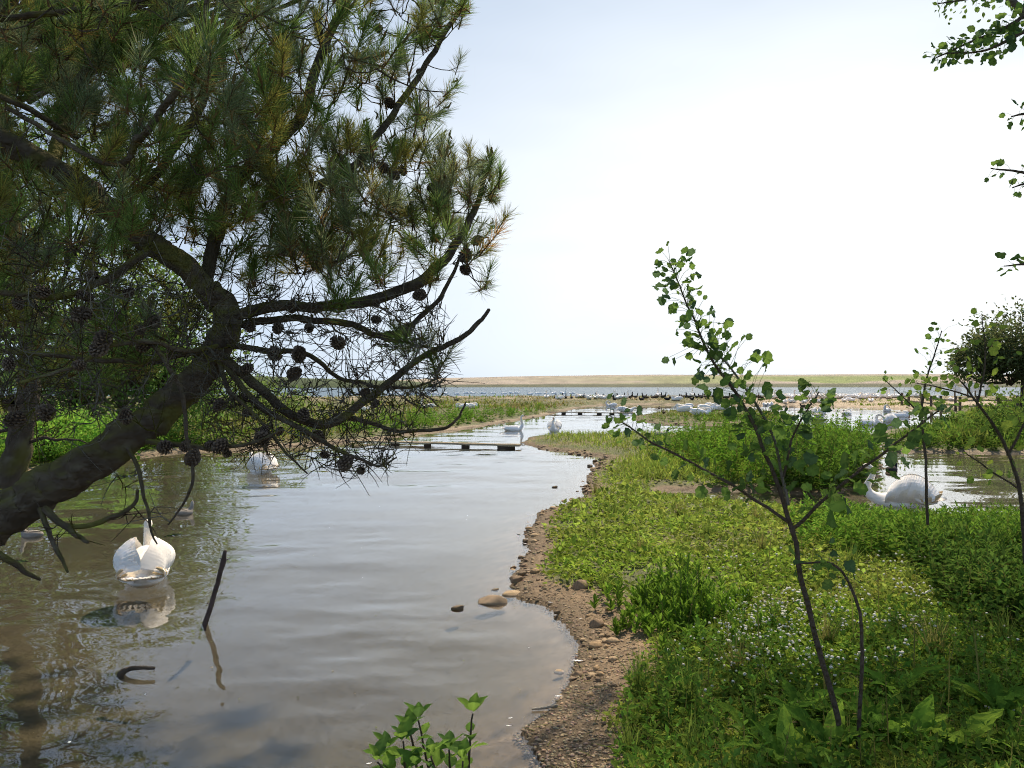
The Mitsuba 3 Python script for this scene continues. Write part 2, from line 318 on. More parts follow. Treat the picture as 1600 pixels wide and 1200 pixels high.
def limb_mesh(pts, rad, sides=10, moss=.5, seed=0, per=8, rough=.12, knots=0):
    """a limb whose colour varies round it: moss on top"""
    c = spline(pts, per); rad = np.interp(np.linspace(0, 1, len(c)), np.linspace(0, 1, len(rad)), rad)
    jit = np.stack([meshkit.fbm(c * 7 + 31 * k + seed, 4, seed + k) - .5 for k in range(3)], 1)
    c = c + jit * (rad[:, None] * .45 + .035) * np.minimum(1, np.arange(len(c)) / 6)[:, None]
    mb = MB(); tube(mb, c, rad, sides, BARK, True, rough, seed)
    v, f, _ = mb.arrays()
    nrm = trimesh.Trimesh(v, f, process=False).vertex_normals
    cc = bark_col(v, None, moss, seed)
    n = meshkit.fbm(v * 7 + 3, 3, seed + 9)
    up = smoothstep_np(.1, .8, nrm[:, 2]) * smoothstep_np(.4, .6, n + .25 * moss)
    cc = lerp3(cc, np.tile(MOSS, (len(v), 1)) * (.6 + .8 * n)[:, None], up * min(1, moss * 1.4))
    return c, rad, mikit.ply((v, f), 'bark_mat', smooth=True, color=np.clip(cc, .01, .6))
def PL(*pts): return [P(x, y, d) for x, y, d in pts]
SK, SKR = [], []                                        # skeleton nodes that twigs can start from
def limb(name, pl, rpx, moss=.5, sides=8, sk=True, seed=0, parent=pine, lab=None, per=8, rough=.14):
    d = np.array([p[2] for p in pl]); rp = np.interp(np.linspace(0, 1, 12), np.linspace(0, 1, len(rpx)), rpx)
    dd = np.interp(np.linspace(0, 1, 12), np.linspace(0, 1, len(d)), d)
    c, r, m = limb_mesh(PL(*pl), rp * dd / F * (.8 if name == 'branch' else .8), sides, moss, seed, per, rough)
    k = put(name, m, parent)
    if lab: labels[k] = {'label': lab}
    if sk: SK.append(c); SKR.append(r)
    return c, r
limb('trunk', [(-330, 1010, 4.6), (-120, 885, 4.6), (30, 790, 4.6), (150, 717, 4.65), (255, 640, 4.75), (322, 573, 4.85), (352, 520, 4.9), (350, 480, 4.95), (326, 456, 4.95)],
     [48, 44, 41, 37, 33, 29, 27, 25, 22], .45, 36, False, 1, lab='thick mossy leaning trunk', per=22, rough=.30)
limb('limb', [(340, 478, 4.95), (322, 452, 4.95), (285, 415, 4.9), (225, 370, 4.85), (160, 318, 4.75), (85, 262, 4.6), (10, 222, 4.5), (-90, 170, 4.4)], [21, 22, 23, 23, 22, 22, 23, 24], .35, 28, True, 2, lab='thick limb bending back up to the left', per=18, rough=.26)
LIMBS = [
 ([(352, 500, 4.9), (420, 478, 5.0), (500, 480, 5.1), (570, 470, 5.2), (640, 448, 5.3), (700, 400, 5.4), (735, 340, 5.5), (762, 270, 5.55)], [12, 11, 10, 11, 11, 9, 7, 4], .3),
 ([(345, 555, 4.85), (385, 590, 4.8), (425, 622, 4.8), (462, 652, 4.8), (505, 662, 4.8), (548, 646, 4.85), (600, 603, 4.9), (648, 566, 4.95), (702, 538, 5.0), (738, 514, 5.0), (764, 484, 5.0)], [11, 10, 9, 8.5, 9, 8.5, 7, 6, 5.5, 5, 3.5], .25),
 ([(520, 648, 4.85), (560, 657, 4.9), (620, 672, 4.95), (685, 673, 5.0), (714, 655, 5.0), (728, 628, 5.0)], [5, 4.5, 4, 3.2, 2.6, 1.6], .2),
 ([(352, 510, 4.9), (440, 500, 5.1), (540, 505, 5.2), (600, 525, 5.25), (648, 505, 5.3), (682, 470, 5.3), (705, 432, 5.3), (730, 380, 5.35)], [8, 7, 6.5, 5.5, 5, 4.5, 3.5, 2.5], .3),
 ([(318, 450, 5.0), (345, 340, 5.3), (372, 285, 5.5), (420, 235, 5.7), (470, 180, 5.8), (500, 90, 5.9), (545, -10, 6.0), (590, -110, 6.0)], [14, 13, 13, 12, 11, 9, 8, 6], .3),
 ([(400, 260, 5.6), (470, 290, 5.5), (540, 270, 5.5), (590, 210, 5.6), (640, 140, 5.7), (690, 60, 5.8), (735, -20, 5.8), (770, -90, 5.8)], [9, 8, 8, 7, 6.5, 5.5, 4.5, 3], .2),
 ([(345, 560, 4.85), (395, 625, 4.7), (450, 660, 4.65), (505, 690, 4.6), (550, 712, 4.6), (590, 728, 4.6), (620, 715, 4.65)], [7, 6, 5, 4.5, 3.5, 2.5, 1.5], .2),
 ([(240, 380, 4.85), (215, 405, 4.6), (160, 440, 4.5), (110, 462, 4.4), (50, 462, 4.3), (-40, 452, 4.2)], [8, 8, 7.5, 7, 6, 6], .8),
 ([(-40, 545, 4.4), (60, 552, 4.5), (150, 560, 4.6), (230, 565, 4.7), (300, 550, 4.8), (345, 545, 4.85)], [5, 5, 6, 6, 7, 7], .9),
 ([(345, 540, 4.85), (290, 548, 4.4), (240, 535, 4.2), (170, 542, 4.1), (110, 575, 4.0), (30, 598, 3.9)], [5, 5, 5, 4.5, 4, 3], .6),
 ([(238, 535, 4.25), (262, 572, 4.2), (282, 612, 4.2), (292, 668, 4.2), (301, 740, 4.2), (290, 780, 4.2), (263, 818, 4.2)], [5, 5, 4.5, 4, 3.5, 2.8, 1.5], .45),
 ([(200, 700, 4.55), (216, 728, 4.5), (226, 780, 4.45), (234, 822, 4.4), (246, 850, 4.4)], [4.5, 4, 3.2, 2.6, 1.2], .4),
 ([(62, 795, 4.5), (78, 838, 4.4), (92, 868, 4.35), (106, 896, 4.3)], [5.5, 4.5, 4, 2.2], .3),
 ([(70, 795, 4.5), (98, 820, 4.4), (120, 836, 4.35), (138, 848, 4.3)], [7.5, 6.5, 5.5, 3.5], .3),
 ([(92, 818, 4.4), (130, 822, 4.4), (175, 808, 4.4), (208, 786, 4.45), (214, 766, 4.45)], [5, 5, 5.5, 4, 3], .4),
 ([(-60, 835, 4.1), (0, 870, 4.15), (32, 890, 4.2), (62, 906, 4.25)], [8, 6.5, 5.5, 3], .45),
 ([(120, 215, 4.6), (80, 190, 4.4), (40, 165, 4.2), (-30, 140, 4.0)], [6, 6, 6, 6], .8),
 ([(10, 168, 4.15), (60, 195, 4.2), (130, 240, 4.2), (185, 258, 4.2), (215, 225, 4.2), (262, 160, 4.1), (310, 80, 4.0), (330, -40, 3.9)], [5, 5, 5, 6, 7, 7, 6, 4], .6),
 ([(352, 540, 4.9), (420, 548, 5.0), (480, 555, 5.05), (530, 590, 5.1), (570, 600, 5.1), (640, 605, 5.1), (690, 590, 5.1)], [6, 5.5, 5, 4, 3.5, 3, 1.5], .5),
 ([(340, 560, 4.85), (360, 610, 4.7), (400, 650, 4.6), (440, 700, 4.5), (480, 740, 4.5)], [5, 4, 3.5, 3, 1.5], .3),
 ([(80, 262, 4.6), (110, 150, 4.9), (170, 60, 5.1), (210, -60, 5.2), (230, -180, 5.2)], [14, 12, 10, 8, 6], .5),
 ([(-60, 200, 4.5), (-30, 60, 4.7), (30, -60, 4.9), (60, -200, 5.0)], [20, 17, 14, 10], .5),
 ([(180, 330, 4.8), (260, 250, 5.2), (330, 130, 5.4), (360, 20, 5.5), (400, -120, 5.5)], [10, 9, 8, 7, 5], .4),
 ([(0, 30, 4.5), (60, 22, 4.4), (130, 14, 4.4), (260, -10, 4.5)], [6, 6, 5.5, 5], .5),
 ([(230, 690, 4.6), (300, 697, 4.5), (350, 700, 4.45), (400, 690, 4.4), (440, 672, 4.4)], [6, 5, 5, 3.5, 2], .6),
]
for i, (pl, r, mo) in enumerate(LIMBS): limb('branch', pl, r, mo, 8, True, 10 + i)
# small side spurs of the hanging branches are part of the twig mesh
twig = MB(); foliage = MB()
prng = np.random.default_rng(5)
nodes = np.vstack([np.vstack(SK)]); nrad = np.concatenate(SKR)
def inpoly(poly, n, dlo, dhi):
    pg = shapely.Polygon(poly); x0, y0, x1, y1 = pg.bounds; out = []
    while len(out) < n:
        x, y = prng.uniform(x0, x1), prng.uniform(y0, y1)
        if shapely.contains_xy(pg, x, y): out.append((x, y, prng.uniform(dlo, dhi)))
    return out
GREEN = inpoly([(-260, -330), (680, -330), (742, -40), (740, 5), (700, 70), (712, 130), (672, 195), (705, 240), (735, 262), (768, 262), (785, 300), (752, 350), (770, 385), (742, 420), (690, 440), (600, 470), (500, 452), (400, 400),
                (300, 372), (200, 330), (100, 330), (-40, 430), (-260, 450)], 680, 4.2, 7.4)
GREEN += inpoly([(-300, -560), (700, -560), (740, -60), (-300, -60)], 150, 5.0, 7.0)  # upper crown above the frame, out of view, placed to shade the pond
GREEN += inpoly([(-120, -60), (420, -60), (480, 150), (420, 330), (200, 400), (-120, 450)], 420, 3.9, 7.4)
GREEN += inpoly([(-150, 20), (640, -40), (742, 5), (660, 90), (700, 240), (780, 280), (745, 370), (560, 420), (330, 350), (-100, 320)], 220, 4.3, 6.6)
GREEN += inpoly([(520, 220), (700, 235), (785, 280), (750, 350), (770, 385), (740, 420), (600, 460), (480, 440), (430, 330)], 120, 4.6, 6.0)
GREEN += inpoly([(190, 320), (330, 245), (470, 255), (530, 400), (440, 455), (330, 430)], 120, 4.9, 6.6) + inpoly([(-20, 380), (230, 390), (320, 500), (200, 620), (-20, 620)], 90, 4.6, 6.6)
GREEN += [(765, 262, 5.55), (772, 300, 5.5), (745, 320, 5.5), (700, 15, 5.8), (712, 10, 5.75), (690, 40, 5.8), (780, 355, 5.5), (752, 452, 5.3), (760, 440, 5.3), (680, 580, 5.0), (690, 572, 5.0), (655, 540, 4.95), (640, 536, 4.95), (630, 545, 4.95), (648, 560, 4.95),
          (672, 540, 5.0), (520, 470, 4.7), (535, 480, 4.7), (515, 490, 4.7), (310, 100, 3.6), (325, 125, 3.6), (300, 130, 3.7), (335, 90, 3.6), (310, 150, 3.7), (715, 105, 5.8), (690, 160, 5.8), (620, 310, 5.0), (610, 330, 5.0), (600, 250, 5.0), (690, 235, 5.5), (705, 240, 5.5)]
TOPS = []
DEAD = inpoly([(250, 430), (400, 420), (560, 470), (690, 470), (700, 560), (690, 625), (640, 680), (610, 730), (520, 742), (440, 720), (340, 700), (300, 640)], 980, 4.4, 5.7)
DEAD += inpoly([(-60, 340), (230, 360), (330, 470), (330, 560), (230, 640), (60, 680), (-60, 660)], 520, 3.8, 6.0)
DEAD += inpoly([(40, 600), (240, 600), (300, 700), (240, 860), (160, 840), (60, 860)], 26, 4.2, 4.8)
DEAD += inpoly([(420, 250), (700, 240), (740, 400), (640, 470), (420, 440)], 150, 4.8, 5.8)
ends = []
allp = [(x, y, d, True) for x, y, d in GREEN] + [(x, y, d, False) for x, y, d in DEAD]
pos = np.array([P(x, y, d) for x, y, d, _ in allp])
order = np.argsort(cKDTree(nodes).query(pos)[0])
pend_n, tree_ = [], cKDTree(nodes); allnodes = nodes
for qi, k in enumerate(order):
    if qi % 15 == 0 and pend_n:
        allnodes = np.vstack([allnodes] + pend_n); pend_n = []; tree_ = cKDTree(allnodes)
    tgt = pos[k]; green = allp[k][3]
    dist, near_ = tree_.query(tgt, k=12)
    pick = near_[prng.integers(0, 4)]; start = allnodes[pick]
    if np.linalg.norm(tgt - start) > 1.6: start = allnodes[near_[0]]
    L = np.linalg.norm(tgt - start)
    if L < .04: tgt = tgt + prng.normal(0, .06, 3); L = np.linalg.norm(tgt - start)
    n = max(4, int(L / .07)); t = np.linspace(0, 1, n + 1)[:, None]
    side = unit(np.cross(tgt - start, prng.normal(0, 1, 3)))
    bow = (np.sin(np.pi * t) * side * L * prng.uniform(-.22, .22))
    lift = np.zeros(3); lift[2] = (-.16 if not green else -.12) * L
    path = start + (tgt - start) * t + bow + np.sin(np.pi * t) * lift + prng.normal(0, .006, (n + 1, 3)) * np.sin(np.pi * t)
    if not green:                                        # bare twigs curl at their ends
        curl = unit(prng.normal(0, 1, 3) + [0, 0, .5]); path = path + curl * (t ** 3) * L * .36
    r0 = min(.011, .003 + .006 * L) if green else min(.0085, .0025 + .0055 * L)
    c0 = BARK * prng.uniform(.7, 1.3) if prng.random() > .35 else MOSS * prng.uniform(.5, .9)
    if not green and prng.random() < .45: c0 = LICH * prng.uniform(.7, 1.3)
    tube(twig, path, np.linspace(r0, .0018 if not green else .003, n + 1), 4, c0, False)
    pend_n.append(path[2:-1])
    if green: ends.append((path[-1], unit(path[-1] - path[-2]), np.linalg.norm(path[-1][:2])))
    else:
        for s in range(prng.integers(1, 4)):             # short spurs
            b = path[prng.integers(1, n)]; dd = unit(unit(tgt - start) * .5 + prng.normal(0, .6, 3)); l2 = prng.uniform(.05, .22)
            tt = np.linspace(0, 1, 4)[:, None]
            tube(twig, b + dd * l2 * tt + unit(prng.normal(0, 1, 3)) * l2 * .25 * tt ** 2, np.linspace(.0035, .0015, 4), 3, c0 * .9, False)
        ends_dead = path[-1]
put('twig', twig.ply('bark_mat', smooth=True), pine, kind='stuff', label='bare tangled lower twigs with grey lichen')
# needle tufts: a shoot carrying needles that sweep forward, a pale candle at some tips
def tuft(seed, n=100, length=.112, shoot=.17, candle=True, tone='green'):
    r = np.random.default_rng(seed); mb = MB()
    t = r.uniform(0, 1, n) ** .8; az = r.uniform(0, 2 * np.pi, n); op = np.radians(70 - 45 * t + r.uniform(-12, 12, n))
    d = np.c_[np.sin(op) * np.cos(az), np.cos(op), np.sin(op) * np.sin(az)]
    pos = np.c_[r.normal(0, .003, n), t * shoot, r.normal(0, .003, n)]
    base = {'green': [.08, .135, .038], 'blue': [.10, .14, .075], 'olive': [.135, .145, .038], 'dead': [.26, .16, .055]}[tone]
    col = np.array(base) * 1.38 * r.uniform(.6, 1.5, (n, 1)) * (1 + r.uniform(-.12, .12, (n, 3)))
    dead = (t < .25) & (r.random(n) < .5); col[dead] = np.array([.17, .12, .045]) * r.uniform(.6, 1.2, (dead.sum(), 1))
    scatter(mb, NEEDLE, pos, d, length * r.uniform(.7, 1.15, n), r.uniform(0, 6.3, n), col, .0032 / length)
    tube(mb, np.c_[np.zeros(4), np.linspace(0, shoot, 4), np.zeros(4)], np.linspace(.0045, .003, 4), 5, [.12, .085, .05])
    if candle:
        for q in range(r.integers(1, 4)):
            b = np.array([r.normal(0, .012), shoot, r.normal(0, .012)]); l = r.uniform(.05, .11)
            tube(mb, np.array([b, b + [r.normal(0, .008), l * .6, r.normal(0, .008)], b + [r.normal(0, .012), l, r.normal(0, .012)]]), [.006, .0075, .003], 5, [.17, .155, .075])
    return mb
TUFTS = [tuft(1), tuft(2, tone='blue'), tuft(3, tone='olive', candle=False), tuft(4, tone='blue', candle=False), tuft(5, 85, tone='green', candle=False), tuft(6, 70, .11, tone='dead', candle=False), tuft(7, 120, .14, tone='green'),
         tuft(8, 110, .15, .2, False, 'blue')]
TP = [t.ply('leaf_mat') for t in TUFTS]
TA = [t.arrays() for t in TUFTS]
ends.sort(key=lambda e: e[2])
rest = MB(); seen = 0
for i, (p, d, dist) in enumerate(ends):
    up = unit(d * .6 + np.array([.05, 0, .75]) + prng.normal(0, .28, 3))
    kind = prng.choice(8, p=[.21, .14, .19, .10, .18, .02, .11, .05]); s = prng.uniform(.8, 1.25)
    pxp = 800 + F * p[0] / p[1]; pyp = 600 - F * (p[2] - CZ) / p[1]
    for m in range(2 if prng.random() < .35 else 1):
        if m: up = unit(up + prng.normal(0, .5, 3)); s *= .85
        M = frame_matrix(p - up * .06, up, prng.uniform(0, 6.3), s)
        inside = -20 < pyp and -30 < pxp < 830
        if inside and m == 0 and seen < 290:
            seen += 1; put('needle_tuft', placed(TP[kind], M), pine)
        else:
            v, f, c = TA[kind]; rest.add(v @ M[:3, :3].T + M[:3, 3], f, c)
for q in range(230):                                     # unseen crown part overhead, placed to darken the lower left water and trunk
    u = unit(prng.normal(0, 1, 3)) * prng.uniform(.2, 1) ** .4; p = np.array([-4.0, 3.2, 7.6]) + u * [3.4, 3.0, 1.2]; v, f, c = TA[prng.choice([0, 1, 2, 4, 6])]
    M = frame_matrix(p, unit(u * [.6, .6, .2] + [0, 0, .6]), prng.uniform(0, 6.3), prng.uniform(1.8, 2.6)); rest.add(v @ M[:3, :3].T + M[:3, 3], f, c)
put('needle_foliage', rest.ply('leaf_mat'), pine, kind='stuff', label='dense dark green needles of the crown, its overhead part out of view and darkening the pond')
# cones: overlapping scales in a spiral
def cone_mesh(seed):
    r = np.random.default_rng(seed); mb = MB()
    prof = lambda t: .034 * np.sin(np.pi * np.clip(t * .93 + .09, 0, 1)) ** .75
    t = np.linspace(0, 1, 9); tube(mb, np.c_[0 * t, t * .085, 0 * t], prof(t) * .8, 8, [.05, .035, .025])
    n = 62; i = np.arange(n); tt = (i + .5) / n; az = i * 2.39996
    rr = prof(tt) * .78
    pos_ = np.c_[rr * np.cos(az), tt * .085, rr * np.sin(az)]
    d = np.c_[np.cos(az), .55 + 0 * az, np.sin(az)]
    sc = tpl([[-.5, 0, .0], [.5, 0, 0], [.55, .7, .12], [0, 1, .2], [-.55, .7, .12], [0, .7, -.35]], [[0, 1, 2], [0, 2, 4], [4, 2, 3], [0, 5, 1], [1, 5, 2], [2, 5, 3], [3, 5, 4], [4, 5, 0]])
    scatter(mb, sc, pos_, d, .017, 0, np.array([.135, .105, .08]) * r.uniform(.5, 1.35, (n, 1)), .95)
    return mb.ply('matte_mat')
CONES = [cone_mesh(s) for s in range(3)]
cone_px = [(567, 733, 4.6), (498, 675, 4.7), (590, 625, 4.85), (572, 612, 4.9), (638, 508, 5.2), (598, 530, 5.2), (475, 640, 4.75), (378, 615, 4.7), (382, 645, 4.65), (398, 683, 4.5), (418, 690, 4.5), (355, 690, 4.45), (296, 728, 4.2), (262, 700, 4.5),
           (285, 705, 4.5), (325, 702, 4.5), (352, 718, 4.45), (500, 712, 4.6), (545, 712, 4.6), (660, 450, 5.2), (668, 425, 5.3), (580, 500, 5.1), (590, 480, 5.1), (740, 400, 5.4), (755, 378, 5.45), (730, 420, 5.35), (655, 290, 5.2), (640, 270, 5.3), (655, 295, 5.3),
           (222, 215, 4.2), (130, 460, 4.4), (150, 430, 4.45), (145, 455, 4.4), (75, 455, 4.3), (25, 465, 4.3), (155, 520, 4.1), (160, 530, 4.1), (230, 510, 4.6), (200, 470, 4.6), (245, 495, 4.7), (215, 540, 4.3), (195, 620, 4.5), (130, 575, 4.1), (440, 395, 5.0), (455, 470, 5.0),
           (480, 560, 4.9), (450, 590, 4.8), (435, 520, 5.0), (520, 540, 5.0), (420, 545, 4.9), (398, 570, 4.85), (395, 510, 5.0), (470, 520, 5.0), (690, 55, 5.8), (655, 110, 5.8), (570, 40, 5.9), (605, 170, 5.7), (350, 625, 4.7), (440, 668, 4.65), (85, 625, 4.0), (15, 560, 4.0), (60, 640, 4.2),
           (20, 630, 4.0), (110, 500, 4.2), (385, 230, 5.5), (310, 275, 5.0), (330, 290, 5.2), (450, 285, 5.4), (680, 370, 5.4), (700, 345, 5.4), (610, 290, 5.0), (620, 275, 5.0)]
at = cKDTree(allnodes)
for x, y, d in cone_px:
    p = P(x, y, d); dn, j = at.query(p); q_ = allnodes[j]
    if dn > .05: p = q_ + unit(p - q_) * .03
    dr_ = unit(np.array([prng.normal(0, .6), prng.normal(0, .6), prng.uniform(-1, .5)]))
    put('pine_cone', placed(CONES[prng.integers(3)], frame_matrix(p, dr_, prng.uniform(0, 6), prng.uniform(.6, 1.25))), pine)
# ------------------------------------------------------------------ poplar saplings on the right bank
STEM = np.array([.10, .075, .055])
def stem_part(pl, rpx, parent, name='stem', col=STEM, seed=0):
    d = np.interp(np.linspace(0, 1, 10), np.linspace(0, 1, len(pl)), [p[2] for p in pl])
    r = np.interp(np.linspace(0, 1, 10), np.linspace(0, 1, len(rpx)), rpx) * d / F
    c = spline(PL(*pl), 7); rr = np.interp(np.linspace(0, 1, len(c)), np.linspace(0, 1, 10), r)
    c = c + np.stack([meshkit.fbm(c * 9 + 13 * k + seed, 3, seed + k) - .5 for k in range(3)], 1) * .02
    mb = MB(); n = meshkit.fbm(c * 30, 2, seed)
    tube(mb, c, rr, 7, np.clip(col * (.6 + .9 * n)[:, None], .01, .5), True, .1, seed)
    put(name, mb.ply('bark_mat', smooth=True), parent)
    return c
def leaf_variants(tpls, cols, bsdf='leaf_mat', seed=0, n=3):
    r = np.random.default_rng(seed); out = []
    for t in tpls:
        for c in cols:
            cc = np.asarray(c) * r.uniform(.85, 1.2); mb = MB()
            v, f = t; vein = np.where(np.abs(v[:, 0]) < .03, 1.25, 1.0)[:, None]
            mb.add(v, f, cc * vein); out.append(mb.ply(bsdf, smooth=False))
    return out
POP_COLS = ([.075, .15, .035], [.06, .115, .03], [.10, .19, .04], [.05, .10, .045])
POPLAR = leaf_variants(ASPEN, POP_COLS, seed=1)
def leafy(parent, curve, n, size, t0=.1, spread=.09, seed=0, jitter=.05, variants=None, pool=None, limit=999):
    """alternate leaves on thin stalks along a stem, each its own part"""
    r = np.random.default_rng(seed); V = variants or POPLAR; L = len(curve); st = MB()
    for i in range(n):
        t = t0 + (1 - t0) * (i + r.uniform(0, 1)) / n
        k = min(L - 2, int(t * (L - 1))); b = curve[k] + (curve[k + 1] - curve[k]) * (t * (L - 1) - k)
        tang = unit(curve[min(k + 1, L - 1)] - curve[max(k - 1, 0)])
        az = i * 2.4 + r.uniform(-.6, .6); X, Y, Z = (a[0] for a in frames([tang], np.array([az])))
        out = unit(X + tang * r.uniform(.1, .9) + np.array([0, 0, r.uniform(-.2, .5)]))
        s = size * r.uniform(.55, 1.15) * (1 - .35 * t)
        p = b + out * r.uniform(.2, 1.0) * spread; q_ = p + out * s * .45
        tube(st, np.array([b, (b + q_) / 2 + [0, 0, .12 * np.linalg.norm(q_ - b)], q_]), [.0016, .0012, .0009], 3, [.11, .13, .045], False)
        put('leaf', placed(V[r.integers(len(V))], frame_matrix(p + out * s * .45, unit(out + r.normal(0, .45, 3) + [0, 0, -.35]), r.uniform(0, 6.3), s, r.uniform(.85, 1.1))), parent)
    put('leaf_stalks', st.ply('matte_mat', smooth=True), parent, kind='stuff')
SR = .72
sap = thing('poplar_sapling', 'tall thin poplar sapling forking into three leafy shoots in the right foreground', 'sapling')
D0 = 4.0
m1 = stem_part([(1328, 1200, 3.75), (1292, 1060, 3.8), (1252, 905, 3.85), (1236, 822, 3.9), (1190, 695, 3.95), (1155, 622, 4.0), (1112, 562, 4.0), (1085, 500, 4.0), (1066, 455, 4.0), (1046, 408, 4.0)], [4.9, 4.5, 4.2, 3.8, 3.0, 2.6, 2.1, 1.7, 1.2, .7], sap, seed=3)
mL = stem_part([(1237, 818, 3.9), (1150, 762, 3.95), (1080, 722, 4.0), (1020, 692, 4.0), (985, 668, 4.05), (952, 650, 4.05)], [2.8, 2.4, 2, 1.7, 1.3, .8], sap, 'branch', seed=4)
mR = stem_part([(1238, 828, 3.9), (1300, 770, 3.8), (1370, 715, 3.75), (1430, 668, 3.7), (1475, 636, 3.7)], [3, 2.6, 2.2, 1.8, 1.1], sap, 'branch', seed=5)
m2 = stem_part([(1232, 790, 3.9), (1210, 690, 4.05), (1180, 630, 4.1), (1140, 572, 4.1), (1105, 540, 4.1)], [2.6, 2.4, 2, 1.5, 1], sap, 'branch', np.array([.22, .19, .15]), seed=6)
m4 = stem_part([(1225, 745, 3.92), (1240, 680, 3.9), (1262, 640, 3.85), (1280, 612, 3.85)], [2, 1.6, 1.2, .8], sap, 'branch', seed=8)
m3 = stem_part([(1338, 1200, 3.7), (1346, 1050, 3.72), (1343, 960, 3.75), (1325, 908, 3.78), (1298, 880, 3.8), (1250, 880, 3.85)], [3.4, 3, 2.6, 2.2, 1.8, 1.4], sap, 'stem', seed=7)
leafy(sap, m1, 120, .068, .42, .11, 21); leafy(sap, m1[-26:], 26, .068, .0, .08, 28)
leafy(sap, mL, 60, .068, .12, .07, 22); leafy(sap, mR, 58, .085, .12, .06, 23)
leafy(sap, m2, 84, .074, .05, .2, 24); leafy(sap, m3, 20, .075, .55, .08, 25); leafy(sap, m1[22:32], 14, .085, .1, .12, 26); leafy(sap, m4, 40, .072, .05, .08, 27)

sp2 = thing('poplar_sapling', 'slender sapling with small leaves standing before the right hand pool', 'sapling')
a = stem_part([(1449, 820, 7.0), (1446, 720, 7.0), (1440, 640, 7.05), (1450, 585, 7.1), (1472, 518, 7.1)], [2.2, 2.2, 1.8, 1.4, .7], sp2, seed=11)
b = stem_part([(1442, 650, 7.05), (1410, 620, 7.1), (1380, 590, 7.1)], [1.3, 1, .6], sp2, 'branch', seed=12)
SMALL = leaf_variants(ASPEN[:3], ([.10, .19, .04], [.08, .15, .035]), seed=2)
leafy(sp2, a, 54, .072, .42, .16, 31, variants=SMALL); leafy(sp2, b, 12, .075, .3, .1, 32, variants=SMALL)
sp3 = thing('poplar_sapling', 'yellow green sapling leaning in at the right edge of the bank', 'sapling')
a = stem_part([(1602, 880, 6.2), (1592, 760, 6.25), (1562, 680, 6.3), (1520, 620, 6.3), (1497, 590, 6.3)], [3.2, 3, 2.5, 1.8, 1], sp3, seed=13)
b = stem_part([(1575, 712, 6.3), (1620, 620, 6.2), (1640, 560, 6.2)], [2.2, 1.8, 1], sp3, 'branch', seed=14)
c = stem_part([(1528, 630, 6.3), (1540, 560, 6.3), (1534, 495, 6.3)], [1.6, 1.2, .7], sp3, 'branch', seed=15)
d = stem_part([(1594, 765, 6.25), (1540, 730, 6.2), (1500, 700, 6.2)], [1.6, 1.2, .7], sp3, 'branch', seed=16)
e = stem_part([(1520, 620, 6.3), (1470, 606, 6.3), (1425, 598, 6.3)], [1.4, 1.1, .6], sp3, 'branch', seed=17)
YEL = leaf_variants(ASPEN[:3], ([.15, .23, .04], [.11, .19, .035]), seed=3)
leafy(sp3, a, 34, .085, .25, .16, 33, variants=YEL); leafy(sp3, b, 34, .085, .1, .2, 34, variants=YEL); leafy(sp3, c, 30, .085, .1, .14, 35, variants=YEL)
leafy(sp3, d, 16, .075, .2, .1, 36, variants=YEL); leafy(sp3, e, 16, .075, .2, .08, 37, variants=YEL)

# ------------------------------------------------------------------ the big poplar whose crown shades the foreground; only branch ends hang into view
ov = thing('poplar_tree', 'poplar whose leafy branch ends hang in at the top right', 'tree')
mb = MB(); tube(mb, spline([(8.2, 9.5, .2), (8.0, 9.6, 3), (7.6, 9.8, 6), (7.2, 10, 9)], 6), np.linspace(.2, .08, 19), 12, [.2, .18, .15], True, .1)
for tgt in ((4.5, 9.4, 8.6), (5.8, 11.6, 9.6), (3.6, 10.6, 9.2), (8.5, 8, 8.5), (5.5, 8.0, 8.3), (6.2, 7.4, 6.0), (5.6, 7.0, 4.6)):
    s0 = np.array([7.7, 9.8, 5.2]); tube(mb, spline([s0, (s0 + np.array(tgt)) / 2 + [0, 0, .5], tgt], 6), np.linspace(.06, .012, 13), 6, [.16, .14, .11], True, .1)
put('trunk', mb.ply('bark_mat', smooth=True), ov)
r = np.random.default_rng(77); mb = MB()
UNSEEN_CROWN = [((4.9, 10.4, 9.0), (2.5, 1.1, .8), 3400), ((7.9, 11.2, 9.6), (2.0, 1.8, 1.3), 2400), ((3.4, 9.4, 8.9), (1.2, .7, .6), 500), ((8.6, 12.5, 8.6), (1.5, 1.6, 1.3), 900), ((6.6, 8.8, 8.6), (1.6, .8, .8), 800), ((3.6, 2.4, 7.6), (3.6, 2.8, 1.1), 3600), ((6.5, 5.5, 7.8), (2.2, 1.8, 1.1), 1500)]  # last two lobes hang overhead, out of view, placed to darken the foreground
for c0, rad, n in UNSEEN_CROWN:
    cl = r.normal(0, .42, (n // 45, 3)); cc = cl[r.integers(0, len(cl), n)] + r.normal(0, .1, (n, 3))
    pos_ = np.array(c0) + cc * np.array(rad) * 1.25
    scatter(mb, LEAF4, pos_, r.normal(0, 1, (n, 3)) + [0, 0, -.4], r.uniform(.07, .12, n), r.uniform(0, 6.3, n), np.array([.07, .13, .03]) * r.uniform(.7, 1.4, (n, 1)), 1.6)
put('crown', mb.ply('leaf_mat'), ov, kind='stuff', label='leafy crown out of view above the bank, placed to shade the foreground')
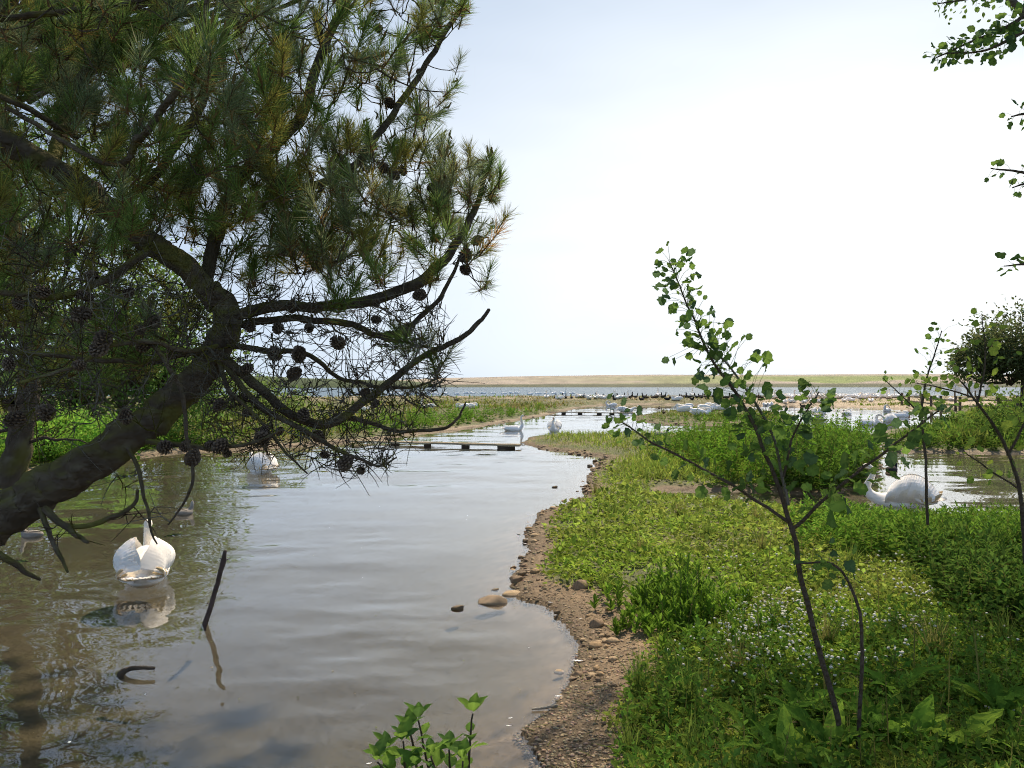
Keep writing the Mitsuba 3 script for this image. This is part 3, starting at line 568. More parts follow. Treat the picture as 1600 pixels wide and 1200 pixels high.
for i, (pl, n, sz) in enumerate([([(1680, -30, 6.4), (1600, 25, 6.4), (1560, 48, 6.4), (1500, 72, 6.4), (1460, 92, 6.4)], 90, .08), ([(1650, 20, 6.3), (1590, 55, 6.3), (1540, 78, 6.3), (1480, 84, 6.3)], 64, .085), ([(1600, -20, 6.5), (1530, -5, 6.5), (1465, 6, 6.5)], 20, .075),
                           ([(1660, 168, 6.0), (1610, 176, 6.0), (1580, 182, 6.0)], 12, .085), ([(1680, 268, 5.8), (1610, 270, 5.8), (1548, 262, 5.8)], 16, .085), ([(1680, 290, 5.8), (1620, 284, 5.8), (1582, 292, 5.8)], 8, .08), ([(1690, 418, 5.6), (1620, 412, 5.6), (1568, 416, 5.6)], 14, .10)]):
    c = stem_part(pl, [3.6, 2.4, .9], ov, 'branch', seed=40 + i); leafy(ov, c, n, sz, .05, .07, 50 + i)
for a_, b_ in (((6.2, 7.4, 6.0), P(1680, -30, 6.4)), ((6.2, 7.4, 6.0), P(1650, 20, 6.3)), ((6.2, 7.4, 6.0), P(1600, -20, 6.5)), ((5.6, 7.0, 4.6), P(1660, 168, 6.0)), ((5.6, 7.0, 4.6), P(1680, 268, 5.8)), ((5.6, 7.0, 4.6), P(1680, 290, 5.8)), ((5.6, 7.0, 4.6), P(1690, 418, 5.6))):
    a_ = np.array(a_); mb = MB(); tube(mb, spline([a_, (a_ + b_) / 2 + [0, 0, .1], b_], 5), np.linspace(.014, .010, 11), 5, [.13, .1, .08]); put('branch', mb.ply('bark_mat', smooth=True), ov)

# ------------------------------------------------------------------ leafy trees and shrubs in the distance
def cloud_tree(name, label, cat, base, h, lobes, n, leaf, col, trunk_r=.12, seed=0, group=None, stems=1, width=1.5, dens=30, lean=(0, 0)):
    r = np.random.default_rng(seed); base = np.asarray(base, float); k = thing(name, label, cat, group)
    tb, cb = MB(), MB(); tot = sum(l[1][0] * l[1][2] for l in lobes)
    for c0, rad in lobes:
        c0 = np.asarray(c0, float); m = max(20, int(n * rad[0] * rad[2] / tot)); q = max(6, m // dens)
        u = unit(r.normal(0, 1, (q, 3))) * (r.uniform(.25, 1, (q, 1)) ** .5)
        tips = base + c0 + u * np.asarray(rad)
        s0 = base + np.array([r.normal(0, .1), r.normal(0, .1), 0]) if stems > 1 else base + np.array([lean[0], lean[1], h * .35])
        hub = base + c0 * [.75, .75, .6]
        tube(tb, spline([s0, (s0 + hub) / 2 + r.normal(0, .08 * h * .3, 3), hub], 4), np.linspace(trunk_r * .6, trunk_r * .3, 9), 6, STEM * r.uniform(.7, 1.2), True, .1)
        for tp in tips[::2]: tube(tb, spline([hub, (hub + tp) / 2 + r.normal(0, .06 * h * .3, 3), tp], 3), np.linspace(trunk_r * .22, .006, 7), 4, STEM * .8, False)
        pick = r.integers(0, q, m); sp = np.asarray(rad) * .17
        pos_ = tips[pick] + r.normal(0, 1, (m, 3)) * sp
        tone = r.uniform(.65, 1.45, (q, 1))[pick]
        out = unit(pos_ - (base + c0)) + r.normal(0, .7, (m, 3)) + [0, 0, .1]
        scatter(cb, LEAF2, pos_, out, leaf * r.uniform(.6, 1.3, m), r.uniform(0, 6.3, m), np.array(col) * tone * (1 + r.uniform(-.12, .12, (m, 3))), width)
    if stems == 1: tube(tb, spline([base - [0, 0, .1], base + [lean[0] * .5, lean[1] * .5, h * .2], base + [lean[0], lean[1], h * .4]], 4), np.linspace(trunk_r, trunk_r * .6, 9), 9, STEM, True, .15)
    put('trunk', tb.ply('bark_mat', smooth=True), k); put('crown', cb.ply('leaf_mat'), k)
    return k
# left shore
LS = [
 ('broadleaf_tree', 'tallest broadleaf tree rising behind the pine crown on the left shore', 'tree', G(40, 690, .2), 9, [((-2.5, 0, 5.2), (3.2, 2.0, 2.6)), ((1.5, .5, 4.8), (3.0, 2.0, 2.4)), ((3.6, 0, 3.4), (2.2, 1.6, 2.0)), ((-.5, 0, 7.6), (3.0, 1.8, 1.6)), ((1.8, 0, 9.0), (2.2, 1.6, 1.3)), ((-3.2, 0, 8.8), (2.4, 1.6, 1.5))], 15000, .16, [.06, .10, .03]),
 ('broadleaf_tree', 'slim tree on the left shore with sky showing through its top', 'tree', G(262, 686, .2), 7, [((0, 0, 4.6), (1.6, 1.3, 1.8)), ((1.2, .2, 3.0), (1.6, 1.2, 1.5)), ((-1.3, 0, 3.2), (1.6, 1.2, 1.5))], 3200, .14, [.065, .115, .03]),
 ('broadleaf_tree', 'tall green broadleaf tree behind the pine at the left edge of the photo', 'tree', G(-160, 715, .2), 8.5, [((-1.5, 0, 6.6), (3.0, 2.0, 2.2)), ((1.6, 0, 7.6), (2.4, 1.8, 1.6)), ((-1.5, 0, 3.6), (2.6, 1.8, 2.4)), ((1.2, .5, 3.2), (2.0, 1.6, 2.0)), ((0, 0, 5.2), (2.2, 1.6, 1.6))], 9000, .14, [.055, .105, .03]),
 ('broadleaf_tree', 'bushy green tree behind the pine trunk on the far left shore', 'tree', G(190, 690, .2), 5, [((0, 0, 2.6), (2.0, 1.6, 1.7)), ((1.5, .4, 2.0), (1.6, 1.4, 1.3)), ((-1.8, 0, 1.9), (1.7, 1.4, 1.3))], 8000, .13, [.065, .125, .03]),
 ('shrub', 'round green shrub on the left shore just right of the pine trunk', 'shrub', G(352, 672, .2), 3, [((0, 0, 1.3), (2.0, 1.5, 1.1)), ((2.1, .3, 1.0), (1.3, 1.1, .8))], 5000, .11, [.075, .12, .035]),
 ('shrub', 'low sunlit shrub at the foot of the trees at far left', 'shrub', G(75, 716, .2), 1.5, [((0, 0, .6), (1.4, .8, .6)), ((1.6, .2, .5), (1.0, .7, .5))], 3500, .10, [.09, .19, .03]),
 ('shrub', 'pale green bush on the left shore below the bent trunk', 'shrub', G(290, 688, .2), 2, [((0, 0, .7), (1.1, .8, .7)), ((-1.2, 0, .7), (1.0, .8, .6))], 2500, .10, [.085, .15, .035]),
 ('broadleaf_tree', 'dense dark tree filling the left behind the low branches', 'tree', G(60, 676, .2), 8, [((0, 0, 3.4), (3.6, 2, 2.8)), ((3.6, .5, 2.6), (2.4, 1.6, 2.0)), ((-3, 0, 4.2), (3, 2, 3))], 9000, .17, [.05, .095, .03]),
]
for i, (nm, lb, ct, bs, h, lobes, n, lf, cl) in enumerate(LS): cloud_tree(nm, lb, ct, bs, h, lobes, n, lf, np.array(cl) * 1.75, .14 if h > 3 else .05, 60 + i, stems=1 if h > 3 else 5)
# the dark second trunk rooted at the left shore
k = thing('pine_tree', 'dark upright pine trunk at the left edge, standing behind the leaning trunk', 'tree')
c, r_c, m = limb_mesh(PL((14, 760, 9.5), (30, 690, 9.5), (46, 600, 9.6), (52, 520, 9.7), (30, 420, 9.8), (10, 300, 9.8), (-10, 150, 10)), np.array([23, 18, 16, 15, 14, 12, 10]) * 9.6 / F, 12, .5, 90)
put('trunk', m, k)
mb = MB()
for q in range(16):
    s = c[prng.integers(8, len(c) - 2)]; dd = unit(prng.normal(0, 1, 3) * [1, .6, .35]); l = prng.uniform(.6, 1.6)
    t = np.linspace(0, 1, 7)[:, None]; tube(mb, s + dd * l * t + np.array([0, 0, -.25]) * l * t ** 2 + prng.normal(0, .02, (7, 3)), np.linspace(.03, .006, 7), 5, BARK * .8, False)
put('branch', mb.ply('bark_mat', smooth=True), k)
mb = MB(); tw = MB()  # unseen crown above the frame, set where it shades the lower left water
for q in range(430):
    u = unit(prng.normal(0, 1, 3)) * prng.uniform(.2, 1) ** .4; p = np.array([-3.0, 10.2, 8.9]) + u * [4.0, 2.5, 1.15]; up = unit(u * [.6, .6, .2] + [0, 0, .6] + prng.normal(0, .25, 3))
    v, f, cc = TA[prng.choice([0, 1, 2, 4, 6])]; M = frame_matrix(p, up, prng.uniform(0, 6.3), prng.uniform(1.8, 2.6), 1.2); mb.add(v @ M[:3, :3].T + M[:3, 3], f, cc)
    if q % 3 == 0: s0 = np.array([-6.0 + prng.normal(0, .2), 9.9, prng.uniform(5.5, 8.0)]); tube(tw, spline([s0, (s0 + p) / 2 + [0, 0, -.2], p], 4), np.linspace(.035, .008, 9), 5, BARK, False)
tube(tw, spline([c[-1], c[-1] + [.3, 0, 1.5], c[-1] + [.6, .1, 3.2]], 4), np.linspace(r_c[-1], .04, 9), 8, BARK)
put('branch', tw.ply('bark_mat', smooth=True), k, kind='stuff'); put('needle_foliage', mb.ply('leaf_mat'), k, kind='stuff', label='dark needles of the unseen crown, placed to shade the lower left water')
# right: dark round-crowned tree beyond the fence
cloud_tree('broadleaf_tree', 'dark grey green spreading tree at the right edge beyond the pools', 'tree', [30.5, 47, .3], 6.4,
           [((1.0, 0, 4.5), (3.6, 3, 2.1)), ((-2.0, 0, 3.6), (2.0, 1.8, 1.3)), ((4.5, 0, 4.2), (3.2, 3, 2.4)), ((-3.1, 0, 2.9), (1.4, 1.2, 1.0)), ((-1.2, -.3, 2.7), (1.8, 1.2, .9)), ((4, -.4, 2.2), (2.6, 1.4, 1.2)), ((2.5, -.5, 2.9), (2.6, 1.6, .7))], 26000, .22, [.075, .105, .045], .22, 81, width=1.3, dens=40)
cloud_tree('shrub', 'fresh green bush on the right edge bank below the dark tree', 'shrub', [15.9, 24.6, .2], 1.6, [((0, 0, .8), (1.2, .9, .75)), ((1.5, .2, .9), (1.2, .9, .9)), ((-1.1, 0, .45), (.8, .6, .4))], 3200, .11, [.085, .15, .03], .035, 85, stems=5)
cloud_tree('shrub', 'low green bushes under the dark tree at the right edge', 'shrub', [20.5, 31, .2], 1.3, [((0, 0, .5), (1.6, 1, .55)), ((-2.2, .3, .4), (1.4, .8, .4)), ((2, 0, .8), (1.8, 1, .8))], 3500, .14, [.075, .14, .03], .04, 83, stems=4)
# ------------------------------------------------------------------ herbs, grass and flowers on the banks
hrng = np.random.default_rng(23)
def on_land(n, x0, x1, y0, y1, which, sd_min=.15, power=1.0, mask=None):
    """ground points in a photo-pixel window, denser where nearer, kept where the chosen land carries them"""
    px = hrng.uniform(x0, x1, n); py = y0 + (y1 - y0) * hrng.uniform(0, 1, n) ** power
    d = (CZ - .2) * F / (py - 600); x = (px - 800) / F * d; y = d
    s, i = which_land(x, y); ok = (s > sd_min) & (i == which)
    if mask is not None: ok &= mask(x, y, px, py)
    x, y, s, i = x[ok], y[ok], s[ok], i[ok]
    return np.c_[x, y, height(x, y, s, i)], px[ok], py[ok], s
def tone(p, f=1.2, seed=3, lo=.6, hi=1.4): return lo + (hi - lo) * meshkit.fbm(p * [f, f, 0], 4, seed)
GREEN_C = np.array([.17, .275, .042]); OLIVE_C = np.array([.175, .25, .05]); DEEP_C = np.array([.055, .12, .022])
def cover_col(p, n):
    t = smoothstep_np(.4, .62, meshkit.fbm(p * [.9, .9, 0], 4, 5))[:, None]; far_ = smoothstep_np(8, 13, p[:, 1])[:, None]
    c = GREEN_C * (1 - t) + OLIVE_C * t
    c = c * (1 - far_ * .65) + OLIVE_C * far_ * .65
    return np.clip(c * tone(p, 3, 6)[:, None] * hrng.uniform(.6, 1.4, (n, 1)) * (1 + hrng.uniform(-.1, .1, (n, 3))), .01, .5)
def bare(p, thr=.5):                                     # gaps where soil shows
    return meshkit.fbm(p * [1.7, 1.7, 0], 3, 15) < thr
mb = MB()
p, px, py, s = on_land(105000, 760, 1760, 715, 1290, 0, .25, .9)
front = .35 + .5 * np.exp(-((p[:, 0] - .75) ** 2 + (p[:, 1] - 6.3) ** 2) / 1.4) + .25 * np.exp(-((p[:, 0] - .5) ** 2 + (p[:, 1] - 4.3) ** 2) / .6)
keep = (s > front * hrng.uniform(.6, 1.25, len(s))) & (bare(p, .66) | (hrng.random(len(s)) < .35)); p = p[keep]; n = len(p)
sz = np.clip(.0075 * p[:, 1], .026, .10) * hrng.uniform(.6, 1.35, n)
scatter(mb, LEAF2, p + [0, 0, .008] + np.c_[np.zeros((n, 2)), hrng.uniform(0, .045, n)], np.c_[hrng.normal(0, 1, (n, 2)), hrng.uniform(.1, 1.0, n)], sz, hrng.uniform(-.6, .6, n), cover_col(p, n), 1.5)
p2 = p[hrng.random(n) < .38]; n2 = len(p2)
scatter(mb, BLADE, p2, np.c_[hrng.normal(0, .45, (n2, 2)), np.ones(n2)], hrng.uniform(.05, .13, n2) * np.clip(p2[:, 1] / 9, .8, 1.5), hrng.uniform(0, 6.3, n2), cover_col(p2, n2) * 1.1, np.clip(p2[:, 1] * .012, .06, .16))
put('ground_cover', mb.ply('leaf_mat'), kind='stuff', label='low clover and grass turf on the right bank', category='grass')
# back part of the right bank, seen at a low angle
mb = MB()
p, px, py, s = on_land(26000, 780, 1420, 668, 745, 0, .12)
n = len(p)
scatter(mb, BLADE, p, np.c_[hrng.normal(0, .4, (n, 2)), np.ones(n)], hrng.uniform(.08, .22, n) * np.clip(s, .35, 1), hrng.uniform(0, 6.3, n), cover_col(p, n), .14)
put('olive_turf', mb.ply('leaf_mat'), kind='stuff', label='olive coloured turf where the right bank narrows behind the pond', category='grass')
# left bank, island, strips
def far_grass(name, label, n, win, which, hgt, cols, seed, width=.13, sdm=.4, mask=None):
    p, px, py, s = on_land(n, *win, which, sdm, 1.0, mask); m = len(p); mb = MB()
    t = smoothstep_np(.42, .6, meshkit.fbm(p * [.35, .35, 0], 4, seed))[:, None]
    c = np.array(cols[0]) * (1 - t) + np.array(cols[1]) * t
    c = c * tone(p, 1.0, seed + 1)[:, None] * hrng.uniform(.65, 1.35, (m, 1))
    big = (.5 + smoothstep_np(.45, .65, meshkit.fbm(p * [.5, .5, 0], 3, seed + 2)))
    scatter(mb, BLADE, p, np.c_[hrng.normal(0, .45, (m, 2)), np.ones(m)], hgt * hrng.uniform(.5, 1.3, m) * big * np.clip(s * .8, .4, 1), hrng.uniform(0, 6.3, m), np.clip(c, .01, .5), width * np.clip(p[:, 1] / 28, .7, 2.2))
    put(name, mb.ply('leaf_mat'), kind='stuff', label=label, category='grass')
far_grass('bank_grass', 'bright green tufted grass along the left bank behind the footbridge', 40000, (-250, 960, 624, 745), 1, .26, ([.10, .19, .028], [.16, .18, .05]), 41)
far_grass('bank_grass', 'sparse dry grass on the far spit between pools and lagoon', 15000, (560, 1230, 620.5, 640), 1, .13, ([.13, .16, .05], [.20, .18, .08]), 44, .25, .5)
far_grass('island_grass', 'short green grass on the small island', 14000, (970, 1260, 640, 668), 2, .17, ([.075, .15, .025], [.12, .16, .035]), 47, .15, .12)
far_grass('bank_grass', 'lush green grass between the two right hand pools', 32000, (1340, 1800, 630, 714), 1, .34, ([.085, .18, .025], [.13, .19, .04]), 50, .15, .25, lambda x, y, a, b: (y < 58) | (a > 1560))
far_grass('bank_grass', 'thin green grass along the sandy spit on the right', 3500, (1300, 1480, 628, 640), 1, .11, ([.11, .18, .03], [.14, .17, .04]), 53, .3, .4)

# ---- taller weeds: leafy stems
def weeds(name, label, n, sampler, h, leaf, col, nodes=8, per=2, seed=0, width=1.0, stem=.0035, cat='weeds', droop=.2, bright=.25):
    p = sampler(n); n = len(p); r = np.random.default_rng(seed); mb = MB()
    hh = h * r.uniform(.4, 1.3, n) * (.25 + 1.45 * meshkit.fbm(p * [.8, .8, 0], 3, seed)); lean = r.normal(0, .16, (n, 2))
    tn = (.55 + .9 * meshkit.fbm(p * [1.1, 1.1, 0], 3, seed + 5)) * r.uniform(.8, 1.25, n)
    for k in range(nodes):
        t = (k + 1) / nodes
        c0 = p + np.c_[lean * hh[:, None] * t, hh * t]
        for q in range(per):
            az = r.uniform(0, 6.3, n) if per != 2 else k * 1.57 + q * 3.14 + p[:, 0] * 50 + r.normal(0, .35, n)
            el = .25 + .9 * t ** 3 + r.normal(0, .25, n) - droop
            d = np.c_[np.cos(az) * np.cos(el), np.sin(az) * np.cos(el), np.sin(el)]
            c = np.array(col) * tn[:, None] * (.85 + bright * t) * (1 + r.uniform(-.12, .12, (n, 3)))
            scatter(mb, LEAF2, c0 + r.normal(0, .006, (n, 3)), d, leaf * r.uniform(.6, 1.2, n) * (1.1 - .55 * t), r.uniform(-.5, .5, n), np.clip(c, .01, .5), width)
    top = p + np.c_[lean * hh[:, None], hh]
    d = unit(top - p); scatter(mb, NEEDLE, p, d, hh, r.uniform(0, 6.3, n), np.array([.10, .12, .04]) * r.uniform(.6, 1.2, (n, 1)), stem * 2 / hh)
    return put(name, mb.ply('leaf_mat'), kind='stuff', label=label, category=cat)
def in_poly(poly, sdm=.1):
    pg = shapely.Polygon(poly)
    def f(n):
        x0, y0, x1, y1 = pg.bounds; x = hrng.uniform(x0, x1, n * 3); y = hrng.uniform(y0, y1, n * 3)
        ok = shapely.contains_xy(pg, x, y); x, y = x[ok][:n], y[ok][:n]; j_ = np.hypot(x, y) * .022; x, y = x + hrng.normal(0, 1, len(x)) * j_, y + hrng.normal(0, 1, len(y)) * j_ * 1.6
        s, i = which_land(x, y); k = s > sdm
        return np.c_[x[k], y[k], height(x[k], y[k], s[k], i[k])]
    return f
def gp(*pl): return [tuple(G(a, b, .2)[:2]) for a, b in pl]
# nettle bed between the two ponds
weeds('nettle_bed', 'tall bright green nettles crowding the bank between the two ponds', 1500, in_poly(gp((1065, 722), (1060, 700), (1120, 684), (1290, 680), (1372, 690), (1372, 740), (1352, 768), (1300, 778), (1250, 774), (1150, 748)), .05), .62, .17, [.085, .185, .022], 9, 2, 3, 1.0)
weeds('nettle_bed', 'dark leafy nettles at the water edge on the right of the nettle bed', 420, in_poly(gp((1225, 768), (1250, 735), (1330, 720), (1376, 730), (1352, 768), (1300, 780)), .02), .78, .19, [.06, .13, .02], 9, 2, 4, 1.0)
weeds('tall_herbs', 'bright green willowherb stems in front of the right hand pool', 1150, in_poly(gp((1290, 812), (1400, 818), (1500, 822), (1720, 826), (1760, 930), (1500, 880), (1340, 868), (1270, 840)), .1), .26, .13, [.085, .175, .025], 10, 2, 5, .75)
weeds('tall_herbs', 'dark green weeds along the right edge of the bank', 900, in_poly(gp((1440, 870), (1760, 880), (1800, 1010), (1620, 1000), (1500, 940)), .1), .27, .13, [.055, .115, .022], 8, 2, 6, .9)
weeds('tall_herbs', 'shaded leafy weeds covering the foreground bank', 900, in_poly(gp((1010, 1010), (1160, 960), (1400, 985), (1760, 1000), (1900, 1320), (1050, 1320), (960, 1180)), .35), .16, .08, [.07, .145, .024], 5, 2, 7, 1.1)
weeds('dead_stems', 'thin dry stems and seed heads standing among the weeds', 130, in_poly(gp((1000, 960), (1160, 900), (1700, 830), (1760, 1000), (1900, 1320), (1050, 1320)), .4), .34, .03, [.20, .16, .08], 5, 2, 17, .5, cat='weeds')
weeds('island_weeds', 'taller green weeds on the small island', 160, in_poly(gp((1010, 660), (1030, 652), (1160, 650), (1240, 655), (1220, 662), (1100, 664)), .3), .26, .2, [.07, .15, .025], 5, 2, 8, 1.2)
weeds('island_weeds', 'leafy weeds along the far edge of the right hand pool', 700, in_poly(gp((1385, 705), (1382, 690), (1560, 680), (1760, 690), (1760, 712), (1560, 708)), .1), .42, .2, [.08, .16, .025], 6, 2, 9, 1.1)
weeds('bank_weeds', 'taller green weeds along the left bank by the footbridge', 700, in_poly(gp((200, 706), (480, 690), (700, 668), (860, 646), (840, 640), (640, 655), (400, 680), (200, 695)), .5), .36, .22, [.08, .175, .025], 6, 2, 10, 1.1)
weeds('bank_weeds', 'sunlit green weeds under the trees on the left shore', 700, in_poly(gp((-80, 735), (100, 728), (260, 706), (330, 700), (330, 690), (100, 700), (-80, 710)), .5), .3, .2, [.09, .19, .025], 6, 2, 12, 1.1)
# spike-leaved clump by the gravel
k = thing('willowherb_clump', 'upright bright green clump of narrow leaved stems beside the gravel shore', 'plant')
mb = MB(); r = np.random.default_rng(9); n = 150; c0 = G(1058, 950, .2)
pp = c0 + np.c_[r.normal(0, .26, n), r.normal(0, .30, n), np.zeros(n)]; s_, i_ = which_land(pp[:, 0], pp[:, 1]); pp[:, 2] = height(pp[:, 0], pp[:, 1], s_, i_)
hh = np.clip(.46 - 1.0 * np.hypot(pp[:, 0] - c0[0], pp[:, 1] - c0[1]) ** 2 * 2.2, .12, .5) * r.uniform(.7, 1.15, n); ln = (pp - c0)[:, :2] * .25 + r.normal(0, .07, (n, 2))
tn = r.uniform(.7, 1.35, (n, 1))
for q in range(14):
    t = (q + 1) / 14; az = q * 2.4 + r.uniform(0, 6.3, n); el = .65 + .5 * t + r.normal(0, .15, n)
    scatter(mb, LEAF4, pp + np.c_[ln * hh[:, None] * t, hh * t * .92], np.c_[np.cos(az) * np.cos(el), np.sin(az) * np.cos(el), np.sin(el)], r.uniform(.07, .12, n) * (1.1 - .4 * t), r.uniform(-.5, .5, n), np.array([.10, .20, .025]) * tn, .75)
put('foliage', mb.ply('leaf_mat'), k)
mb = MB()
for q in range(n): tube(mb, np.array([pp[q], pp[q] + [ln[q, 0] * hh[q], ln[q, 1] * hh[q], hh[q] * .95]]), [.004, .002], 4, [.12, .14, .05])
put('stem', mb.ply('matte_mat'), k, kind='stuff')
# tufts of longer grass
r = np.random.default_rng(19); TUFT = []
for q in range(4):
    mb = MB(); n = 70; az = r.uniform(0, 6.3, n); op = np.abs(r.normal(0, .42, n))
    scatter(mb, BLADE, np.c_[r.normal(0, .022, (n, 2)), np.zeros(n)], np.c_[np.sin(op) * np.cos(az), np.sin(op) * np.sin(az), np.cos(op)], r.uniform(.12, .34, n), r.uniform(0, 6.3, n), np.array([[.13, .20, .04], [.17, .19, .06]][q % 2]) * r.uniform(.6, 1.4, (n, 1)), r.uniform(.02, .035, n)); TUFT.append(mb.ply('leaf_mat'))
for x, y in ((945, 905), (1000, 860), (1105, 840), (1190, 865), (1330, 890), (1420, 915), (1530, 930), (1000, 1060), (1075, 1085), (1150, 1040), (1290, 1010), (1460, 1030), (1570, 1010), (985, 1150), (1085, 1170), (960, 800), (1060, 805), (1180, 815), (930, 760), (1010, 745)):
    b = G(x, y, .2); s_, i_ = which_land(b[:1], b[1:2]); b[2] = height(b[:1], b[1:2], s_, i_)[0]; a = r.uniform(0, 6.3); c, s2 = math.cos(a), math.sin(a); z = r.uniform(.6, 1.1); M = np.eye(4); M[:3, :3] = np.array([[c, -s2, 0], [s2, c, 0], [0, 0, 1]]) * z; M[:3, 3] = b
    k = put('grass_tuft', placed(TUFT[r.integers(4)], M)); labels[k] = {'label': 'tuft of longer grass blades standing out of the right bank turf', 'category': 'grass tuft', 'group': 'grass tufts on the right bank'}
# white clover heads
mb = MB(); ico = trimesh.creation.icosphere(1, 1.0)
def flowers(n, win, sig=None):
    p, px, py, s = on_land(n, *win, 0, .5, 1.0, lambda x, y, a, b: meshkit.fbm(np.c_[x, y, 0 * x] * 1.3, 3, 77) > .47)
    for q in p:
        rr = hrng.uniform(.005, .0125); v = ico.vertices * [rr, rr, rr * .85] + q + [0, 0, hrng.uniform(.05, .11)]
        mb.add(v, ico.faces, np.array([.78, .75, .66]) * hrng.uniform(.8, 1.05))
flowers(200, (1130, 1270, 910, 1010)); flowers(480, (1110, 1460, 930, 1050)); flowers(460, (1040, 1620, 860, 1090)); flowers(60, (1480, 1600, 1080, 1160)); flowers(80, (1380, 1600, 850, 930))
put('clover_flowers', mb.ply('matte_mat', smooth=True), kind='stuff', label='scattered white clover heads in the turf', category='flowers')

# ---- docks with broad wavy leaves in the foreground
DOCK_L = leaf_variants(DOCK, ([.09, .19, .026], [.13, .24, .035], [.06, .14, .022]), seed=5)
DK = [(1180, 1150, 'leftmost broad leaved dock with a big leaf lying towards the gravel'), (1245, 1110, 'broad leaved dock just left of the poplar sapling stem'), (1300, 1190, 'broad leaved dock at the foot of the poplar sapling'), (1365, 1150, 'tall dock with bright upright leaves right of the sapling stem'),
      (1430, 1180, 'broad leaved dock with wide drooping leaves at lower right'), (1400, 1090, 'shaded dock behind the front row at lower right'), (1500, 1190, 'pale leaved dock at the bottom edge on the right'), (1225, 1210, 'dock at the very bottom edge below the sapling'), (1560, 1120, 'small dark dock near the lower right corner')]
for i, (x, y, lb) in enumerate(DK):
    r = np.random.default_rng(300 + i); k = thing('dock_plant', lb, 'dock plant'); b = G(x, y, .22); s_, i_ = which_land(b[:1], b[1:2]); b[2] = height(b[:1], b[1:2], s_, i_)[0]
    for q in range(9):
        az = q * 2.4 + r.uniform(-.5, .5); el = r.uniform(.45, 1.25); d = np.array([np.cos(az) * np.cos(el), np.sin(az) * np.cos(el), np.sin(el)])
        put('leaf', placed(DOCK_L[r.integers(len(DOCK_L))], frame_matrix(b + d * [.05, .05, .06], d, r.uniform(-.4, .4), r.uniform(.15, .3), r.uniform(.85, 1.25))), k)
# ---- leafy shrub at the bottom centre
SHRUB_L = leaf_variants(OVATE, ([.07, .15, .03], [.11, .21, .04], [.05, .11, .03]), seed=6)
sh = thing('elder_shrub', 'leafy opposite leaved shrub rising from the bottom edge at centre', 'shrub')
for i, (pl, n) in enumerate([([(690, 1330, 2.5), (672, 1220, 2.5), (655, 1125, 2.5)], 7), ([(655, 1330, 2.5), (640, 1240, 2.45), (628, 1160, 2.45)], 6), ([(620, 1330, 2.5), (602, 1250, 2.5), (605, 1170, 2.5)], 6), ([(700, 1330, 2.5), (705, 1240, 2.5), (700, 1170, 2.5)], 6), ([(725, 1330, 2.6), (732, 1200, 2.6), (740, 1115, 2.6)], 5),
                       ([(680, 1330, 2.4), (690, 1240, 2.4), (672, 1180, 2.4)], 5), ([(640, 1330, 2.45), (625, 1230, 2.4), (590, 1190, 2.4)], 5), ([(712, 1330, 2.45), (718, 1250, 2.4), (722, 1190, 2.4)], 5), ([(660, 1330, 2.45), (648, 1250, 2.4), (650, 1200, 2.4)], 5), ([(660, 1330, 2.6), (650, 1190, 2.6), (640, 1140, 2.6)], 4)]):
    r = np.random.default_rng(400 + i); c = stem_part(pl, [2.6, 2.2, 1.4], sh, seed=70 + i)
    for q in range(n):
        b = c[int((.35 + .65 * q / max(1, n - 1)) * (len(c) - 1))]; t = q / max(1, n - 1)
        for m in range(2 if q < n - 1 else 4):
            az = q * 1.57 + m * (3.14 if q < n - 1 else 1.57) + r.uniform(-.3, .3); el = .15 + .9 * t ** 2 + r.uniform(-.2, .2)
            d = np.array([np.cos(az) * np.cos(el), np.sin(az) * np.cos(el), np.sin(el)])
            put('leaf', placed(SHRUB_L[r.integers(len(SHRUB_L))], frame_matrix(b + d * .012, d, r.uniform(-.4, .4), r.uniform(.055, .085) * (1 - .2 * t), r.uniform(.95, 1.25))), sh)

# ------------------------------------------------------------------ stones and shells along the shore
def rock_mesh(seed, sub=2, rough=.35):
    m = trimesh.creation.icosphere(sub, 1.0); v = m.vertices.copy(); n = meshkit.fbm(v * 1.3 + seed * 7, 4, seed) - .5
    v = v * (1 + rough * 2 * n[:, None]); n2 = meshkit.fbm(v * 6 + seed, 3, seed + 1)
    c = np.array([.30, .23, .15]) * (.45 + 1.1 * n2)[:, None]
    return v, m.faces, c
def flint(seed):
    r = np.random.default_rng(seed); p = unit(r.normal(0, 1, (15, 3))) * r.uniform(.75, 1.1, (15, 1)); h = trimesh.convex.convex_hull(p).subdivide().subdivide(); v = np.array(h.vertices)
    trimesh.smoothing.filter_laplacian(h, .4, 2); v = h.vertices * 1.12 + (meshkit.fbm(h.vertices * 4 + seed, 3, seed)[:, None] - .5) * .12
    return v, h.faces, np.array([.27, .20, .13]) * (.4 + 1.2 * meshkit.fbm(v * 5 + seed, 3, seed))[:, None]
def rock_ply(seed, tint, sub=2):
    v, f, c = flint(seed) if seed not in (3, 5) else rock_mesh(seed, sub); return mikit.ply((v, f), 'matte_mat', smooth=50 and True, color=np.clip(c * tint, .01, .7))
ROCKS = [rock_ply(s, t) for s, t in ((1, (1, 1, 1)), (2, (.75, .72, .7)), (3, (1.25, 1.2, 1.1)), (4, (.9, .85, .8)), (5, (1.1, 1, .85)), (6, (.6, .6, .58)))]
